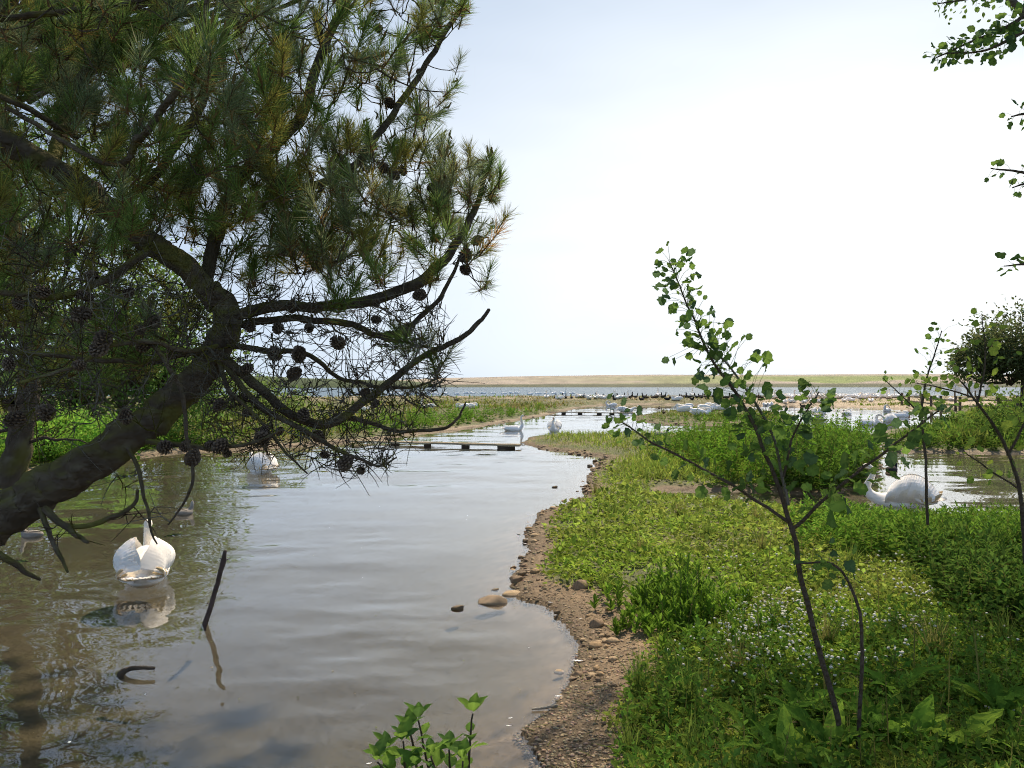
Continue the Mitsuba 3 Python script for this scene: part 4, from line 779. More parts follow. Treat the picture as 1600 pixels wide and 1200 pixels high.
def rock(x, y, wpx, label, group=None, flat=.55, kind=0, yaw=0, aspect=.75):
    b = G(x, y, .02); w = wpx * b[1] / F / 2; M = np.eye(4); c, s_ = math.cos(yaw), math.sin(yaw)
    M[:3, :3] = np.array([[c, -s_, 0], [s_, c, 0], [0, 0, 1]]) @ np.diag([w, w * aspect, w * flat])
    zz = height(b[:1], b[1:2])[0]; M[:3, 3] = [b[0], b[1], max(zz, -.02) + w * flat * .35]
    k = put('rock', placed(ROCKS[kind], M)); labels[k] = {'label': label, 'category': 'rock', **({'group': group} if group else {})}
rock(768, 938, 46, 'largest flat topped brown rock lying at the water edge', flat=.5, kind=0, aspect=.6)
rock(717, 948, 30, 'dark pointed rock standing alone in the water', flat=.45, kind=5, aspect=.6)
rock(802, 925, 34, 'pale angular slab behind the largest rock', flat=.4, kind=2, yaw=.3)
rock(806, 908, 28, 'dark stone at the tip of the gravel spit', flat=.45, kind=1); rock(818, 902, 22, 'small dark stone beside the tip of the gravel spit', flat=.5, kind=5)
rock(775, 918, 18, 'tiny wet stone in the water just left of the gravel spit', flat=.4, kind=5)
rock(908, 930, 30, 'dark rounded stone on the gravel below the turf', flat=.55, kind=3); rock(872, 958, 16, 'wet dark stone on the edge of the gravel cove', kind=5)
rock(868, 760, 14, 'small dark stone in the pond off the upper shore', flat=.45, kind=5); rock(932, 985, 26, 'brown lump of stone in the middle of the gravel', kind=3)
rock(874, 1043, 16, 'small tan stone standing in the water of the cove', kind=2); rock(930, 1014, 22, 'tan stone on the shore of the cove', kind=4); rock(903, 1056, 18, 'brown stone on the lower rim of the cove', kind=3); rock(958, 1012, 20, 'light stone in the lower part of the gravel', kind=2)
r = np.random.default_rng(88)
line = np.array(px2([(905, 752), (912, 768), (884, 785), (855, 802), (832, 820), (822, 836), (824, 858), (828, 875), (815, 895), (830, 912)]))
def along(n, line, spread, out):
    seg = np.r_[0, np.cumsum(np.linalg.norm(np.diff(line, axis=0), axis=1))]; t = r.uniform(0, seg[-1], n)
    return np.c_[np.interp(t, seg, line[:, 0]) + r.normal(0, spread, n) + out, np.interp(t, seg, line[:, 1]) + r.normal(0, spread, n)]
def stones(n, line, spread, out, lo, hi, name, label, cat='stone'):
    for x, y in along(n, np.array(line), spread, out):
        w = r.uniform(lo, hi) / 2; yw = r.uniform(0, 6.3); c, s_ = math.cos(yw), math.sin(yw); M = np.eye(4)
        M[:3, :3] = np.array([[c, -s_, 0], [s_, c, 0], [0, 0, 1]]) @ np.diag([w, w * r.uniform(.6, .9), w * r.uniform(.4, .65)])
        z = height(np.array([x]), np.array([y]))[0]
        if z < -.06: continue
        M[:3, 3] = [x, y, max(z, -.015) + w * .15]
        k = put(name, placed(ROCKS[r.integers(6)], M)); labels[k] = {'label': label, 'category': cat, 'group': label}
stones(80, line, .12, .06, .03, .12, 'cobble', 'rounded tan cobbles strewn along the pond edge of the turf')
stones(60, px2([(945, 935), (930, 980), (915, 1010), (960, 1030), (905, 1060), (950, 1090)]), .10, .04, .025, .07, 'gravel_stone', 'small loose stones on the brown gravel cove')
stones(45, px2([(832, 699), (860, 704), (905, 710), (935, 717), (925, 736)]), .15, .05, .07, .2, 'shore_stone', 'stones edging the narrow head of the right bank')
mb = MB(); B0 = [rock_mesh(40 + q, 1) for q in range(4)]
def pebbles(n, win, lo, hi, smax, which=0, smin=-.04, lift=.0):
    p, px, py, s = on_land(n, *win, which, smin); 
    for q, sq in zip(p, s):
        if sq > smax(q) * r.uniform(.4, 1.3): continue
        v, f, c = B0[r.integers(4)]; w = r.uniform(lo, hi) * .5; mb.add(v * [w, w * r.uniform(.6, 1), w * .55] + [q[0], q[1], max(q[2], -.02) + w * .2], f, c * r.uniform(.5, 1.5) * (1 + r.uniform(-.1, .1, 3)))
cove = lambda q: .35 + .5 * math.exp(-((q[0] - .75) ** 2 + (q[1] - 6.3) ** 2) / 1.4) + .3 * math.exp(-((q[0] - .5) ** 2 + (q[1] - 4.3) ** 2) / .6)
pebbles(5200, (800, 1010, 890, 1200), .008, .024, cove); pebbles(900, (790, 960, 740, 900), .02, .05, lambda q: .3); pebbles(500, (810, 960, 690, 745), .04, .09, lambda q: .3)
pebbles(1500, (300, 960, 634, 712), .06, .16, lambda q: .8, 1); pebbles(500, (985, 1260, 655, 668), .06, .15, lambda q: .5, 2); pebbles(350, (1370, 1640, 702, 713), .06, .16, lambda q: .4, 1)
put('pebbles', mb.ply('matte_mat', smooth=True), kind='stuff', label='brown pebbles and grit on the shores', category='pebbles')
# floating and stranded feathers
def feather(x, y, wpx, label, z=.012):
    b = G(x, y, z); w = wpx * b[1] / F; t = np.linspace(0, 1, 9); v = []
    for ti in t:
        h_ = .16 * math.sin(math.pi * ti ** .7) + .01
        for s_ in (-1, 0, 1): v.append([ti - .5, s_ * h_, .10 * (ti - .4) ** 2 + (.05 if s_ else 0.0) + .02 * math.sin(ti * 19)])
    f = [[i * 3 + j, i * 3 + 3 + j, i * 3 + 4 + j, i * 3 + 1 + j] for i in range(8) for j in range(2)]
    a = r.uniform(-.6, .6); R = np.array([[math.cos(a), -math.sin(a), 0], [math.sin(a), math.cos(a), 0], [0, 0, 1]])
    z0 = max(z, height(b[:1], b[1:2])[0] + .01)
    mb = MB().add((np.array(v) * w) @ R.T + [b[0], b[1], z0], f, [.8, .8, .78]); k = put('feather', mb.ply('feather_mat')); labels[k] = {'label': label, 'category': 'feather'}
for a in ((904, 1036, 18, 'white feather at the water edge of the gravel cove'), (873, 1090, 12, 'white feather just off the lower gravel point'), (798, 1122, 8, 'upper of two white feathers floating near the bottom centre'), (795, 1134, 9, 'lower of two white feathers floating near the bottom centre'), (908, 974, 7, 'tiny white feather on the brown gravel'), (822, 850, 10, 'white feather among the cobbles'), (577, 1193, 10, 'white feather floating at the bottom left of the shrub'), (860, 945, 8, 'small white feather by the largest rock')): feather(*a)
# small litter: twigs and straw on the shore, specks afloat
mb = MB()
for q in range(260):
    x, y = r.uniform(820, 1010), r.uniform(905, 1200); b = G(x, y, .08); s_, i_ = which_land(b[:1], b[1:2])
    if s_[0] < .02: continue
    b[2] = height(b[:1], b[1:2], s_, i_)[0] + .006; a = r.uniform(0, 6.3); l = r.uniform(.02, .09); d = np.array([math.cos(a), math.sin(a), r.uniform(-.05, .2)]) * l
    tube(mb, np.array([b, b + d * .5 + [0, 0, .004], b + d]), [.0022, .0018, .001], 4, np.array([[.32, .25, .15], [.07, .05, .035], [.2, .2, .06]][r.integers(3)]) * r.uniform(.6, 1.2))
put('shore_litter', mb.ply('matte_mat'), kind='stuff', label='straw and twig litter on the gravel shore', category='litter')
mb = MB()
for q in range(70):
    b = G(r.uniform(20, 880), 640 + 560 * r.uniform(.2, 1) ** 1.0, 0); s_, i_ = which_land(b[:1], b[1:2])
    if s_[0] > -.05: continue
    rr = r.uniform(.003, .009) * (1 + b[1] * .04); a = np.linspace(0, 2 * np.pi, 6, endpoint=False); v = np.c_[b[0] + rr * np.cos(a) * r.uniform(.4, 1), b[1] + rr * np.sin(a), 0 * a + .010]; v = np.vstack([v, [[b[0], b[1], .013]]])
    mb.add(v, [[k_, (k_ + 1) % 6, 6] for k_ in range(6)], [[.75, .75, .72], [.2, .16, .08], [.1, .12, .03]][r.integers(3)])
put('floating_specks', mb.ply('matte_mat'), kind='stuff', label='down, petals and leaf specks floating on the pond', category='litter')
# sticks
def stick(name, label, pts, rpx, spurs=(), col=BARK):
    k = thing(name, label, 'stick'); c = spline(PL(*pts), 7); d = pts[0][2]; mb = MB()
    c = c + np.stack([meshkit.fbm(c * 9 + 5 * q, 3, q) - .5 for q in range(3)], 1) * .02
    tube(mb, c, np.interp(np.linspace(0, 1, len(c)), np.linspace(0, 1, len(rpx)), rpx) * d / F, 8, np.clip(np.array(col) * (.6 + .9 * meshkit.fbm(c * 40, 2, 3))[:, None], .01, .5), True, .15)
    for a_, b_ in spurs: tube(mb, np.array([P(*a_), P(*b_)]), [.008, .003], 5, col)
    scene[k] = mb.ply('bark_mat', smooth=True)
ds = G(320, 975)[1]
stick('stick', 'bare forked stick standing out of the pond beside the nearest swan', [(318, 985, ds), (330, 945, ds), (343, 900, ds), (350, 876, ds), (352, 860, ds)], [4.2, 3.8, 3.6, 4.2, 2.4], [((350, 876, ds), (343, 872, ds)), ((350, 876, ds), (359, 873, ds)), ((331, 946, ds), (323, 942, ds))], [.12, .085, .075])
dl = G(200, 1055)[1]
stick('stick', 'short curved twig arching out of the dark water at lower left', [(188, 1060, dl), (191, 1052, dl), (203, 1045, dl), (222, 1043, dl), (241, 1044, dl)], [6, 5.5, 4, 3, 2.5])
stick('stick', 'pale dead stem lying in the shallows off the gravel point', [(832, 1108, G(832, 1108, .01)[1]), (850, 1106, G(850, 1106, .015)[1]), (872, 1102, G(872, 1102, .03)[1])], [1.6, 2, 2], (), [.4, .35, .27])
# ------------------------------------------------------------------ swans, cygnets, ducks
WHITE = np.array([.90, .89, .87]); CREAM = np.array([.72, .62, .42]); BUFF = np.array([.55, .43, .25])
def ball(c, r, seg=14):
    r = np.broadcast_to(r, 3)
    return mf.Manifold.sphere(1.0, seg).scale(tuple(map(float, r))).translate(tuple(map(float, c)))
def chain(pts, rad, seg=14):
    b = [ball(p, r, seg) for p, r in zip(pts, rad)]
    return [mf.Manifold.batch_hull([b[i], b[i + 1]]) for i in range(len(b) - 1)]
def fuse(parts, edge, it=12):
    m = mf.Manifold.batch_boolean(parts, mf.OpType.Add).refine_to_length(edge).to_mesh()
    t = trimesh.Trimesh(m.vert_properties[:, :3], m.tri_verts, process=True)
    if it: trimesh.smoothing.filter_taubin(t, .5, -.53, it)
    return t
NECKS = {   # neck path from the breast to the head, and the bill direction
 'up': ([(.27, 0, .12), (.345, 0, .22), (.33, 0, .34), (.30, 0, .46), (.31, 0, .57), (.37, 0, .61)], (.95, 0, -.28)),
 'back': ([(.26, 0, .12), (.30, 0, .24), (.24, 0, .34), (.17, 0, .42), (.15, 0, .50), (.20, 0, .545)], (.92, 0, -.35)),
 'low': ([(.27, 0, .12), (.36, 0, .18), (.44, 0, .22), (.52, 0, .20), (.58, 0, .13), (.62, 0, .06)], (.6, 0, -.8)),
 'preen': ([(.27, 0, .12), (.345, 0, .24), (.34, .03, .36), (.26, .07, .42), (.17, .10, .37), (.10, .13, .30)], (-.6, .3, -.7)),
 'sleep': ([(.26, 0, .13), (.30, 0, .22), (.24, .02, .28), (.12, .05, .27), (.0, .06, .25), (-.08, .06, .245)], (-.95, .2, -.1)),
 'scurve': ([(.27, 0, .10), (.40, 0, .16), (.43, 0, .28), (.36, 0, .40), (.36, 0, .52), (.43, 0, .56)], (.9, 0, -.45)),
}
def body_parts(seg):
    B = [((-.44, 0, .16), (.03, .035, .015)), ((-.30, 0, .12), (.09, .12, .07)), ((-.10, 0, .09), (.15, .19, .135)), ((.10, 0, .08), (.15, .185, .13)), ((.24, 0, .085), (.10, .12, .10))]
    b = [ball(c, r, seg) for c, r in B]
    return [mf.Manifold.batch_hull([b[i], b[i + 1]]) for i in range(len(b) - 1)]
NR = [.095, .072, .056, .047, .044, .047]
def swan_body(neck, seg=16, edge=.03, it=10, hump=False):
    pts, bd = NECKS[neck]; bd = np.array(bd)
    sp = spline(np.array(pts), 3); rr = np.interp(np.linspace(0, 1, len(sp)), np.linspace(0, 1, len(NR)), NR)
    hd = np.array(pts[-1]); parts = body_parts(seg) + ([mf.Manifold.batch_hull([ball((-.02, 0, .22), (.15, .15, .15), seg), ball((-.24, 0, .19), (.15, .14, .11), seg)])] if hump else []) + chain(sp, rr, 10) + [mf.Manifold.batch_hull([ball(hd, .050, 12), ball(hd + bd * .058, .026, 10)])]
    t = fuse(parts, edge, it); v = t.vertices
    d = cKDTree(sp[len(sp) // 3:]).query(v)[0]; t_ = np.clip((.09 - d) / .05, 0, 1)[:, None]
    n = meshkit.fbm(v * 25, 3, 4)[:, None]
    c = WHITE * (1 - t_) + (WHITE * .55 + CREAM * .45) * t_; c = c * (.9 + .16 * n)
    low = smoothstep_np(.05, -.02, v[:, 2])[:, None]; c = c * (1 - low) + BUFF * 1.2 * low
    return v, t.faces, c, hd, bd
def bill_mesh(hd, bd):
    p0 = hd + bd * .055; m = mf.Manifold.batch_hull([ball(p0, (.020, .02, .018), 10), ball(p0 + bd * .075, (.016, .017, .008), 10)]).to_mesh()
    v = m.vert_properties[:, :3]; t = np.clip(((v - p0) @ bd) / .08, 0, 1); c = np.where((t < .12)[:, None] | (t > .93)[:, None], [.02, .02, .02], [.65, .22, .03])
    mb = MB().add(v, m.tri_verts, c); k = mf.Manifold.sphere(.014, 8).translate(tuple(p0 + [0, 0, .022])).to_mesh(); mb.add(k.vert_properties[:, :3], k.tri_verts, [.02, .02, .02])
    for s in (-1, 1):
        e = mf.Manifold.sphere(.006, 6).translate(tuple(hd + bd * .03 + np.cross(bd, [0, 0, 1.0]) * .033 * s + [0, 0, .012])).to_mesh(); mb.add(e.vert_properties[:, :3], e.tri_verts, [.015, .015, .015])
    return mb
def feather_rows(surf, rows, mb, cream=.25, seed=0, thick=.5):
    """overlapping vanes laid over a wing surface: surf(a, b) -> point, outward normal by differences"""
    r = np.random.default_rng(seed)
    for b0, b1, n, a0, a1 in rows:
        for i in range(n):
            a = a0 + (a1 - a0) * (i + .5) / n; w = (a1 - a0) / n * r.uniform(.75, 1.15); b1_ = b1 + r.uniform(-.05, .02); t = np.linspace(0, 1, 5); V = []
            for ti in t:
                b = b0 + (b1_ - b0) * ti; ww = w * (1.0 if ti < .7 else (1.3 - ti) / .6) * (.9 + .2 * r.random())
                for s in (-1, 0, 1):
                    aa = a + ww * s * .62 + .05 * ti; p = surf(aa, b); e = 1e-3
                    nn = unit(np.cross(surf(aa + e, b) - p, surf(aa, b + e) - p))
                    V.append(p + nn * (.002 + .0055 * ti - .002 * abs(s)))
            f = [[k * 3 + j, k * 3 + 3 + j, k * 3 + 4 + j, k * 3 + 1 + j] for k in range(4) for j in range(2)]
            m = min(.8, r.random() * cream * (1.9 - 2.2 * b0)); mb.add(np.array(V), f, (WHITE * (1 - m) + CREAM * m) * r.uniform(.88, 1.06))
def wing_busk(s, seed=0, nu=26, nv=16):
    """a wing arched up like a sail over the back"""
    def surf(a, b):
        bb = np.clip(b, 0, 1.15)
        x = .20 - .60 * a - .05 * bb
        z = .05 + (.40 * np.sin(np.pi * np.clip(.13 + .80 * a, 0, 1)) ** .62) * bb + .03 * a
        y = s * (.10 + .06 * np.sin(np.pi * np.clip(a * .9 + .05, 0, 1)) + .135 * np.sin(np.pi * np.clip(bb, 0, 1) * .8) - .15 * bb ** 3 - .05 * a ** 3) + s * .006 * np.sin(a * 23 + bb * 9)
        return np.array([x, y, z])
    a_, b_ = np.linspace(0, 1, nu), np.linspace(0, 1, nv); mb = MB(); V, c = [], []
    for side in (0, 1):
        for a in a_:
            for b in b_:
                p = surf(a, b); e = 1e-3; nn = unit(np.cross(surf(a + e, b) - p, surf(a, b + e) - p)) * s
                edge = min(1, 4 * min(a, 1 - a, 1 - b) + .15); V.append(p - nn * .022 * side * edge)
    V = np.array(V); i, j = np.meshgrid(np.arange(nu - 1), np.arange(nv - 1), indexing='ij'); q = i * nv + j
    f = np.stack([q, q + nv, q + nv + 1, q + 1], -1).reshape(-1, 4); f2 = f[:, ::-1] + nu * nv
    n = meshkit.fbm(V * [9, 9, 30], 3, 5)[:, None]; mb.add(V, np.vstack([f, f2]), (WHITE * .8 + CREAM * .2) * (.85 + .25 * n))
    feather_rows(lambda a, b: surf(a, b), [(.0, .36, 9, .05, .95), (.18, .56, 12, .03, .97), (.38, .78, 15, .02, .98), (.6, .985, 20, .03, .97)], mb, .3, seed)
    # long flight feathers folded low behind, with dirty edges
    for q in range(6):
        p0 = surf(.62 + .06 * q, .25); p1 = np.array([-.44 - .012 * q, s * (.05 + .016 * q), .10 + .028 * q]); t = np.linspace(0, 1, 6)
        pts = np.array([p0 * (1 - u) + p1 * u + [0, s * .05 * math.sin(math.pi * u), 0] for u in t]); w = [.02, .03, .032, .03, .022, .006]
        v = np.array([[p + [0, s * -.25 * w_, w_], p + [0, s * .012, 0], p - [0, s * -.25 * w_, w_]] for p, w_ in zip(pts, w)]).reshape(-1, 3)
        mb.add(v, [[k * 3 + j, k * 3 + 3 + j, k * 3 + 4 + j, k * 3 + 1 + j] for k in range(5) for j in range(2)], (BUFF if q % 2 else WHITE) * rng.uniform(.85, 1.05))
    return mb
def wing_folded(s, seed=0):
    def surf(a, b):
        x = .17 - .56 * a; z = .075 + .025 * a + (.175 - .07 * a) * b; y = s * (.19 * np.sin(np.pi * np.clip(.22 + .66 * a, 0, 1)) ** .8 + .018 - .11 * b ** 2 * (1 - .3 * a) - .05 * a * a)
        return np.array([x, y, z])
    nu, nv = 16, 9; V = np.array([surf(a, b) for a in np.linspace(0, 1, nu) for b in np.linspace(0, 1, nv)]); i, j = np.meshgrid(np.arange(nu - 1), np.arange(nv - 1), indexing='ij'); q = i * nv + j
    mb = MB().add(V, np.stack([q, q + nv, q + nv + 1, q + 1], -1).reshape(-1, 4), WHITE)
    feather_rows(surf, [(.0, .5, 7, .05, .95), (.35, .98, 8, .0, 1.0)], mb, .15, seed)
    return mb
def tail_mesh(seed=0):
    mb = MB(); r = np.random.default_rng(seed)
    for q in range(7):
        a = (q - 3) * .17; d = np.array([-math.cos(a), math.sin(a), .12]); p0 = np.array([-.36, math.sin(a) * .12, .135]); t = np.linspace(0, 1, 5); w = [.022, .03, .034, .028, .006]
        v = np.array([[p0 + d * .19 * u + [0, -w_, -.004], p0 + d * .19 * u + [0, 0, .008 + .002 * (q % 2)], p0 + d * .19 * u + [0, w_, -.004]] for u, w_ in zip(t, w)]).reshape(-1, 3)
        mb.add(v, [[k * 3 + j, k * 3 + 3 + j, k * 3 + 4 + j, k * 3 + 1 + j] for k in range(4) for j in range(2)], (WHITE * .75 + CREAM * .25) * r.uniform(.85, 1.05))
    return mb
def place_bird(x, y, yaw, s, z=None):
    b = G(x, y, 0); zz = height(b[:1], b[1:2])[0]
    if z is None and b[1] > 12:                          # stand on the ground where the line of sight first meets it
        d = np.linspace(12, 92, 500); h_ = height((x - 800) / F * d, d); hit = np.nonzero(CZ - (y - 600) / F * d <= np.maximum(h_, 0) + .004)[0]
        k = hit[0] if len(hit) else 462; zz = h_[k]; b = np.array([(x - 800) / F * d[k], d[k], max(zz, 0)])
    yaw = yaw + math.degrees(math.atan2(-b[0], b[1]))    # headings are given relative to the line of sight
    M = np.eye(4); c, sn = math.cos(math.radians(yaw)), math.sin(math.radians(yaw))
    M[:3, :3] = np.array([[c, -sn, 0], [sn, c, 0], [0, 0, 1]]) * s; M[:3, 3] = [b[0], b[1], (max(zz, 0) if z is None else z) - (.035 if zz <= 0 else -.02)]
    return M
SW = {}
def swan_parts(neck, wings):
    if (neck, wings) in SW: return SW[neck, wings]
    v, f, c, hd, bd = swan_body(neck, hump=wings == 'busk'); out = [('body', MB().add(v, f, c).ply('feather_mat', smooth=True)), ('bill', bill_mesh(hd, bd).ply('matte_mat', smooth=True)), ('tail', tail_mesh().ply('feather_mat'))]
    for s in (1, -1):
        w = wing_busk(s, 5 + s) if wings == 'busk' else wing_folded(s, 5 + s); out.append(('wing', w.ply('feather_mat')))
    SW[neck, wings] = out; return out
def swan(x, y, yaw, neck, wings, label, s=1.0, group=None):
    k = thing('swan', label, 'swan', group); M = place_bird(x, y, yaw, s)
    for n, shp in swan_parts(neck, wings): put(n, placed(shp, M), k)
# yaw: 0 faces right, 90 faces away from the camera, 180 faces left, 270 faces the camera
swan(228, 904, 84, 'back', 'busk', 'nearest white swan seen from behind with arched wings, beneath the leaning trunk', 1.06)
swan(407, 738, 118, 'preen', 'busk', 'white swan with fluffed wings and tucked head near the far left bank', 1.08)
swan(802, 673, 10, 'up', 'folded', 'white swan swimming right with upright neck just beyond the footbridge', 1.12)
swan(866, 674, 262, 'back', 'busk', 'white swan facing the viewer with arched wings beyond the footbridge', 1.15)
swan(1408, 790, 176, 'scurve', 'busk', 'white swan with raised feathery wings in the right hand pool behind the weeds', 1.2)
swan(1384, 664, 200, 'preen', 'busk', 'white swan curling its neck to preen behind the nettle bed', 1.3)
swan(1280, 652, 80, 'sleep', 'busk', 'fluffed swan resting tail-on in the middle pool with buff stained feathers', 1.5)
swan(1323, 648, 60, 'sleep', 'folded', 'swan resting on the water right of the fluffed buff stained swan', 1.3)
swan(1356, 664, 30, 'low', 'folded', 'swan dipping its head behind a weed stem at the nettle bed', 1.3)
swan(1386, 643, 250, 'preen', 'folded', 'swan standing in the shallows by the grass on the right of the middle pool', 1.3)
swan(1408, 652, 20, 'sleep', 'folded', 'swan half hidden behind the poplar twig on the right of the middle pool', 1.3)
# swans further off: one mesh each, a few pixels across
FAR = {}
def far_swan_mesh(neck, wings='folded'):
    if (neck, wings) not in FAR:
        v, f, c, hd, bd = swan_body(neck, 10, .07, 5); mb = MB().add(v, f, c); b = bill_mesh(hd, bd).arrays(); mb.add(*b)
        for s in (1, -1):
            if wings == 'busk': mb.add(*wing_busk(s, 3, 10, 6).arrays())
            else:
                e = mf.Manifold.sphere(1, 10).scale((.28, .06, .10)).rotate((0, 8, 10 * s)).translate((-.12, s * .14, .17)).to_mesh(); mb.add(e.vert_properties[:, :3], e.tri_verts, WHITE)
        FAR[neck, wings] = mb.ply('feather_mat', smooth=True)
    return FAR[neck, wings]
def far_swan(x, y, yaw, neck, label, s=1.0, group=None, wings='folded', z=None):
    k = put('swan', placed(far_swan_mesh(neck, wings), place_bird(x, y, yaw, s, z))); labels[k] = {'label': label, 'category': 'swan', **({'group': group} if group else {})}
IS = [(668, 639, 185, 'up', 'swan sitting on the left bank with its neck upright'), (722, 639, 180, 'sleep', 'left of two swans lying asleep on the left bank'), (737, 638, 20, 'sleep', 'right of two swans lying asleep on the left bank'), (566, 643, 30, 'low', 'swan half hidden in the left bank grass behind the dead branch'),
      (955, 635, 190, 'preen', 'swan with head down at the far end of the channel beside the spit'), (978, 643, 0, 'low', 'swan with its head under water beyond the second plank walk'),
      (1068, 644, 150, 'sleep', 'swan sitting on the tip of the small island'), (1072, 637, 180, 'low', 'swan stooping at the back edge of the small island'), (1096, 650, 5, 'sleep', 'swan stretched out asleep on the island grass'), (1105, 643, 20, 'sleep', 'left one of three swans grouped on the island'), (1115, 639, 10, 'preen', 'tallest of three swans grouped on the island'), (1127, 641, 170, 'sleep', 'right one of three swans grouped on the island'),
      (854, 622, 265, 'up', 'swan standing tall with upright neck at the lagoon edge of the left spit', 1.25), (874, 624, 190, 'sleep', 'swan lying just right of the tall standing swan'), (1057, 626, 185, 'sleep', 'single swan lying in front of the ducks on the far spit'), (1170, 624, 180, 'sleep', 'swan lying on the spit behind the poplar sapling'), (1028, 620, 90, 'up', 'swan standing among the dark ducks on the far spit'), (1082, 620, 90, 'up', 'second swan standing among the dark ducks nearer the sapling')]
for a in IS: far_swan(a[0], a[1], a[2], a[3], a[4], a[5] if len(a) > 5 else 1.3 if a[0] < 960 else 1.5)
r = np.random.default_rng(31); NK = ['sleep', 'sleep', 'low', 'up', 'preen', 'sleep']
for x in (902, 914, 921, 930, 936, 944, 966, 976): far_swan(x + r.uniform(-1, 1), 622.5 + r.uniform(-1.0, 1.5), r.uniform(0, 360), NK[r.integers(6)], 'white swan resting on the middle of the far spit', 1.3, 'swans along the middle of the far spit')
for i in range(46): far_swan(1206 + i * 4.4 + r.uniform(-2, 2), 621.3 + r.uniform(-.8, 1.4), r.uniform(0, 360), NK[r.integers(6)], 'white swan in the long resting row on the sandy spit', r.uniform(1.2, 1.5), 'swans in the row on the sandy spit')
for x, y in ((1204, 633), (1226, 630), (1256, 630), (1268, 629), (1281, 629), (1319, 628), (1329, 627), (1361, 628), (1196, 634), (1238, 629)): far_swan(x, y, r.uniform(0, 360), NK[r.integers(3)], 'white swan lying on the near side of the sandy spit', 1.25, 'swans on the near side of the sandy spit')
for i in range(26): far_swan(548 + i * 14 + r.uniform(-6, 6), 615.8 + r.uniform(-1.2, 1.4), r.uniform(-30, 30) + 180 * (r.random() < .5), ['up', 'up', 'low', 'sleep'][r.integers(4)], 'distant white swan swimming on the lagoon', r.uniform(1.5, 1.9), 'swans swimming on the lagoon', z=-.02)
for x, y in ((1447, 618), (1432, 620), (1462, 624), (1487, 627)): far_swan(x, y, r.uniform(0, 360), 'sleep', 'white swan near the fence at the right', 1.4, 'swans near the fence')
# ducks, coots and cygnets
def duck_mesh(body, head, bill=(.5, .45, .3), speck=0.0, neck=.12):
    p = [((-.17, 0, .07), (.02, .03, .012)), ((-.08, 0, .06), (.09, .085, .07)), ((.05, 0, .05), (.085, .08, .065))]; b = [ball(c, q, 12) for c, q in p]
    hd = np.array([.12, 0, .10 + neck * .6]); parts = [mf.Manifold.batch_hull([b[i], b[i + 1]]) for i in range(2)] + chain([(.08, 0, .08), (.115, 0, .08 + neck * .3), hd], [.045, .028, .034], 10)
    t = fuse(parts, .03, 6); v = t.vertices; n = meshkit.fbm(v * 45, 3, 3)[:, None]
    h = np.clip((.055 - cKDTree([hd, hd - [.008, 0, .03]]).query(v)[0]) / .012, 0, 1)[:, None]
    c = (np.array(body) * (1 - h) + np.array(head) * h) * (1 + speck * (n - .5) * 2); mb = MB().add(v, t.faces, c)
    m = mf.Manifold.batch_hull([ball(hd + [.028, 0, -.004], (.012, .012, .01), 8), ball(hd + [.068, 0, -.014], (.01, .011, .004), 8)]).to_mesh(); mb.add(m.vert_properties[:, :3], m.tri_verts, bill)
    return mb.ply('matte_mat', smooth=True)
COOT = duck_mesh([.022, .02, .022], [.012, .012, .014], [.7, .66, .6]); BROWN = duck_mesh([.10, .075, .05], [.07, .05, .035], [.25, .16, .05], .6); DRAKE = duck_mesh([.36, .33, .28], [.015, .05, .03], [.45, .4, .1], .3)
CYG = duck_mesh([.26, .235, .205], [.36, .34, .31], [.05, .05, .05], .35, .2); GOOSE = duck_mesh([.05, .045, .04], [.012, .012, .012], [.02, .02, .02], .5, .28)
def bird(shape, name, x, y, yaw, s, label, cat, group=None):
    k = put(name, placed(shape, place_bird(x, y, yaw, s))); M = scene[k]
    labels[k] = {'label': label, 'category': cat, **({'group': group} if group else {})}
bird(CYG, 'cygnet', 290, 803, 30, .95, 'grey downy cygnet swimming behind the nearest swan', 'cygnet'); bird(CYG, 'cygnet', 48, 838, 150, .95, 'grey downy cygnet swimming at the left edge under the trunk', 'cygnet')
bird(COOT, 'coot', 1394, 736, 60, 1.25, 'dark coot swimming in the right hand pool above the swan', 'coot'); bird(COOT, 'coot', 1272, 658, 200, 1.2, 'dark coot half hidden at the back of the nettle bed', 'coot'); bird(DRAKE, 'duck', 1035, 684, 10, 1.5, 'dark headed pale drake resting on the turf behind the sapling branch', 'duck')
bird(BROWN, 'duck', 1037, 647, 100, 1.4, 'small brown duck standing on the island', 'duck'); bird(BROWN, 'duck', 1030, 638, 80, 1.2, 'small brown duck at the back of the island', 'duck'); bird(BROWN, 'duck', 1254, 635, 200, 1.7, 'dark brown goose-like bird standing at the water edge of the sandy spit', 'duck')
bird(BROWN, 'duck', 1290, 634, 90, 1.2, 'small dark duck at the water edge right of the sandy spit birds', 'duck')
for i in range(52):
    q = r.integers(3); bird([GOOSE, COOT, BROWN][q], 'wildfowl', 958 + i * 4.6 + r.uniform(-3, 3), 621.4 + r.uniform(-.8, 1.6) + (i % 9 == 0) * 3, r.uniform(0, 360), r.uniform(1.5, 2.1), 'dark wildfowl standing in the crowd on the far spit', 'wildfowl', 'dark wildfowl on the far spit')
for x in (868, 880, 884, 893, 910, 934, 940, 960, 968): bird(GOOSE, 'wildfowl', x, 621.5 + r.uniform(-.5, 1.5), r.uniform(0, 360), 1.7, 'dark wildfowl among the swans left of the spit crowd', 'wildfowl', 'dark wildfowl left of the crowd')
bird(COOT, 'coot', 713, 627, 180, 1.5, 'dark bird on the lagoon edge of the left bank', 'coot')

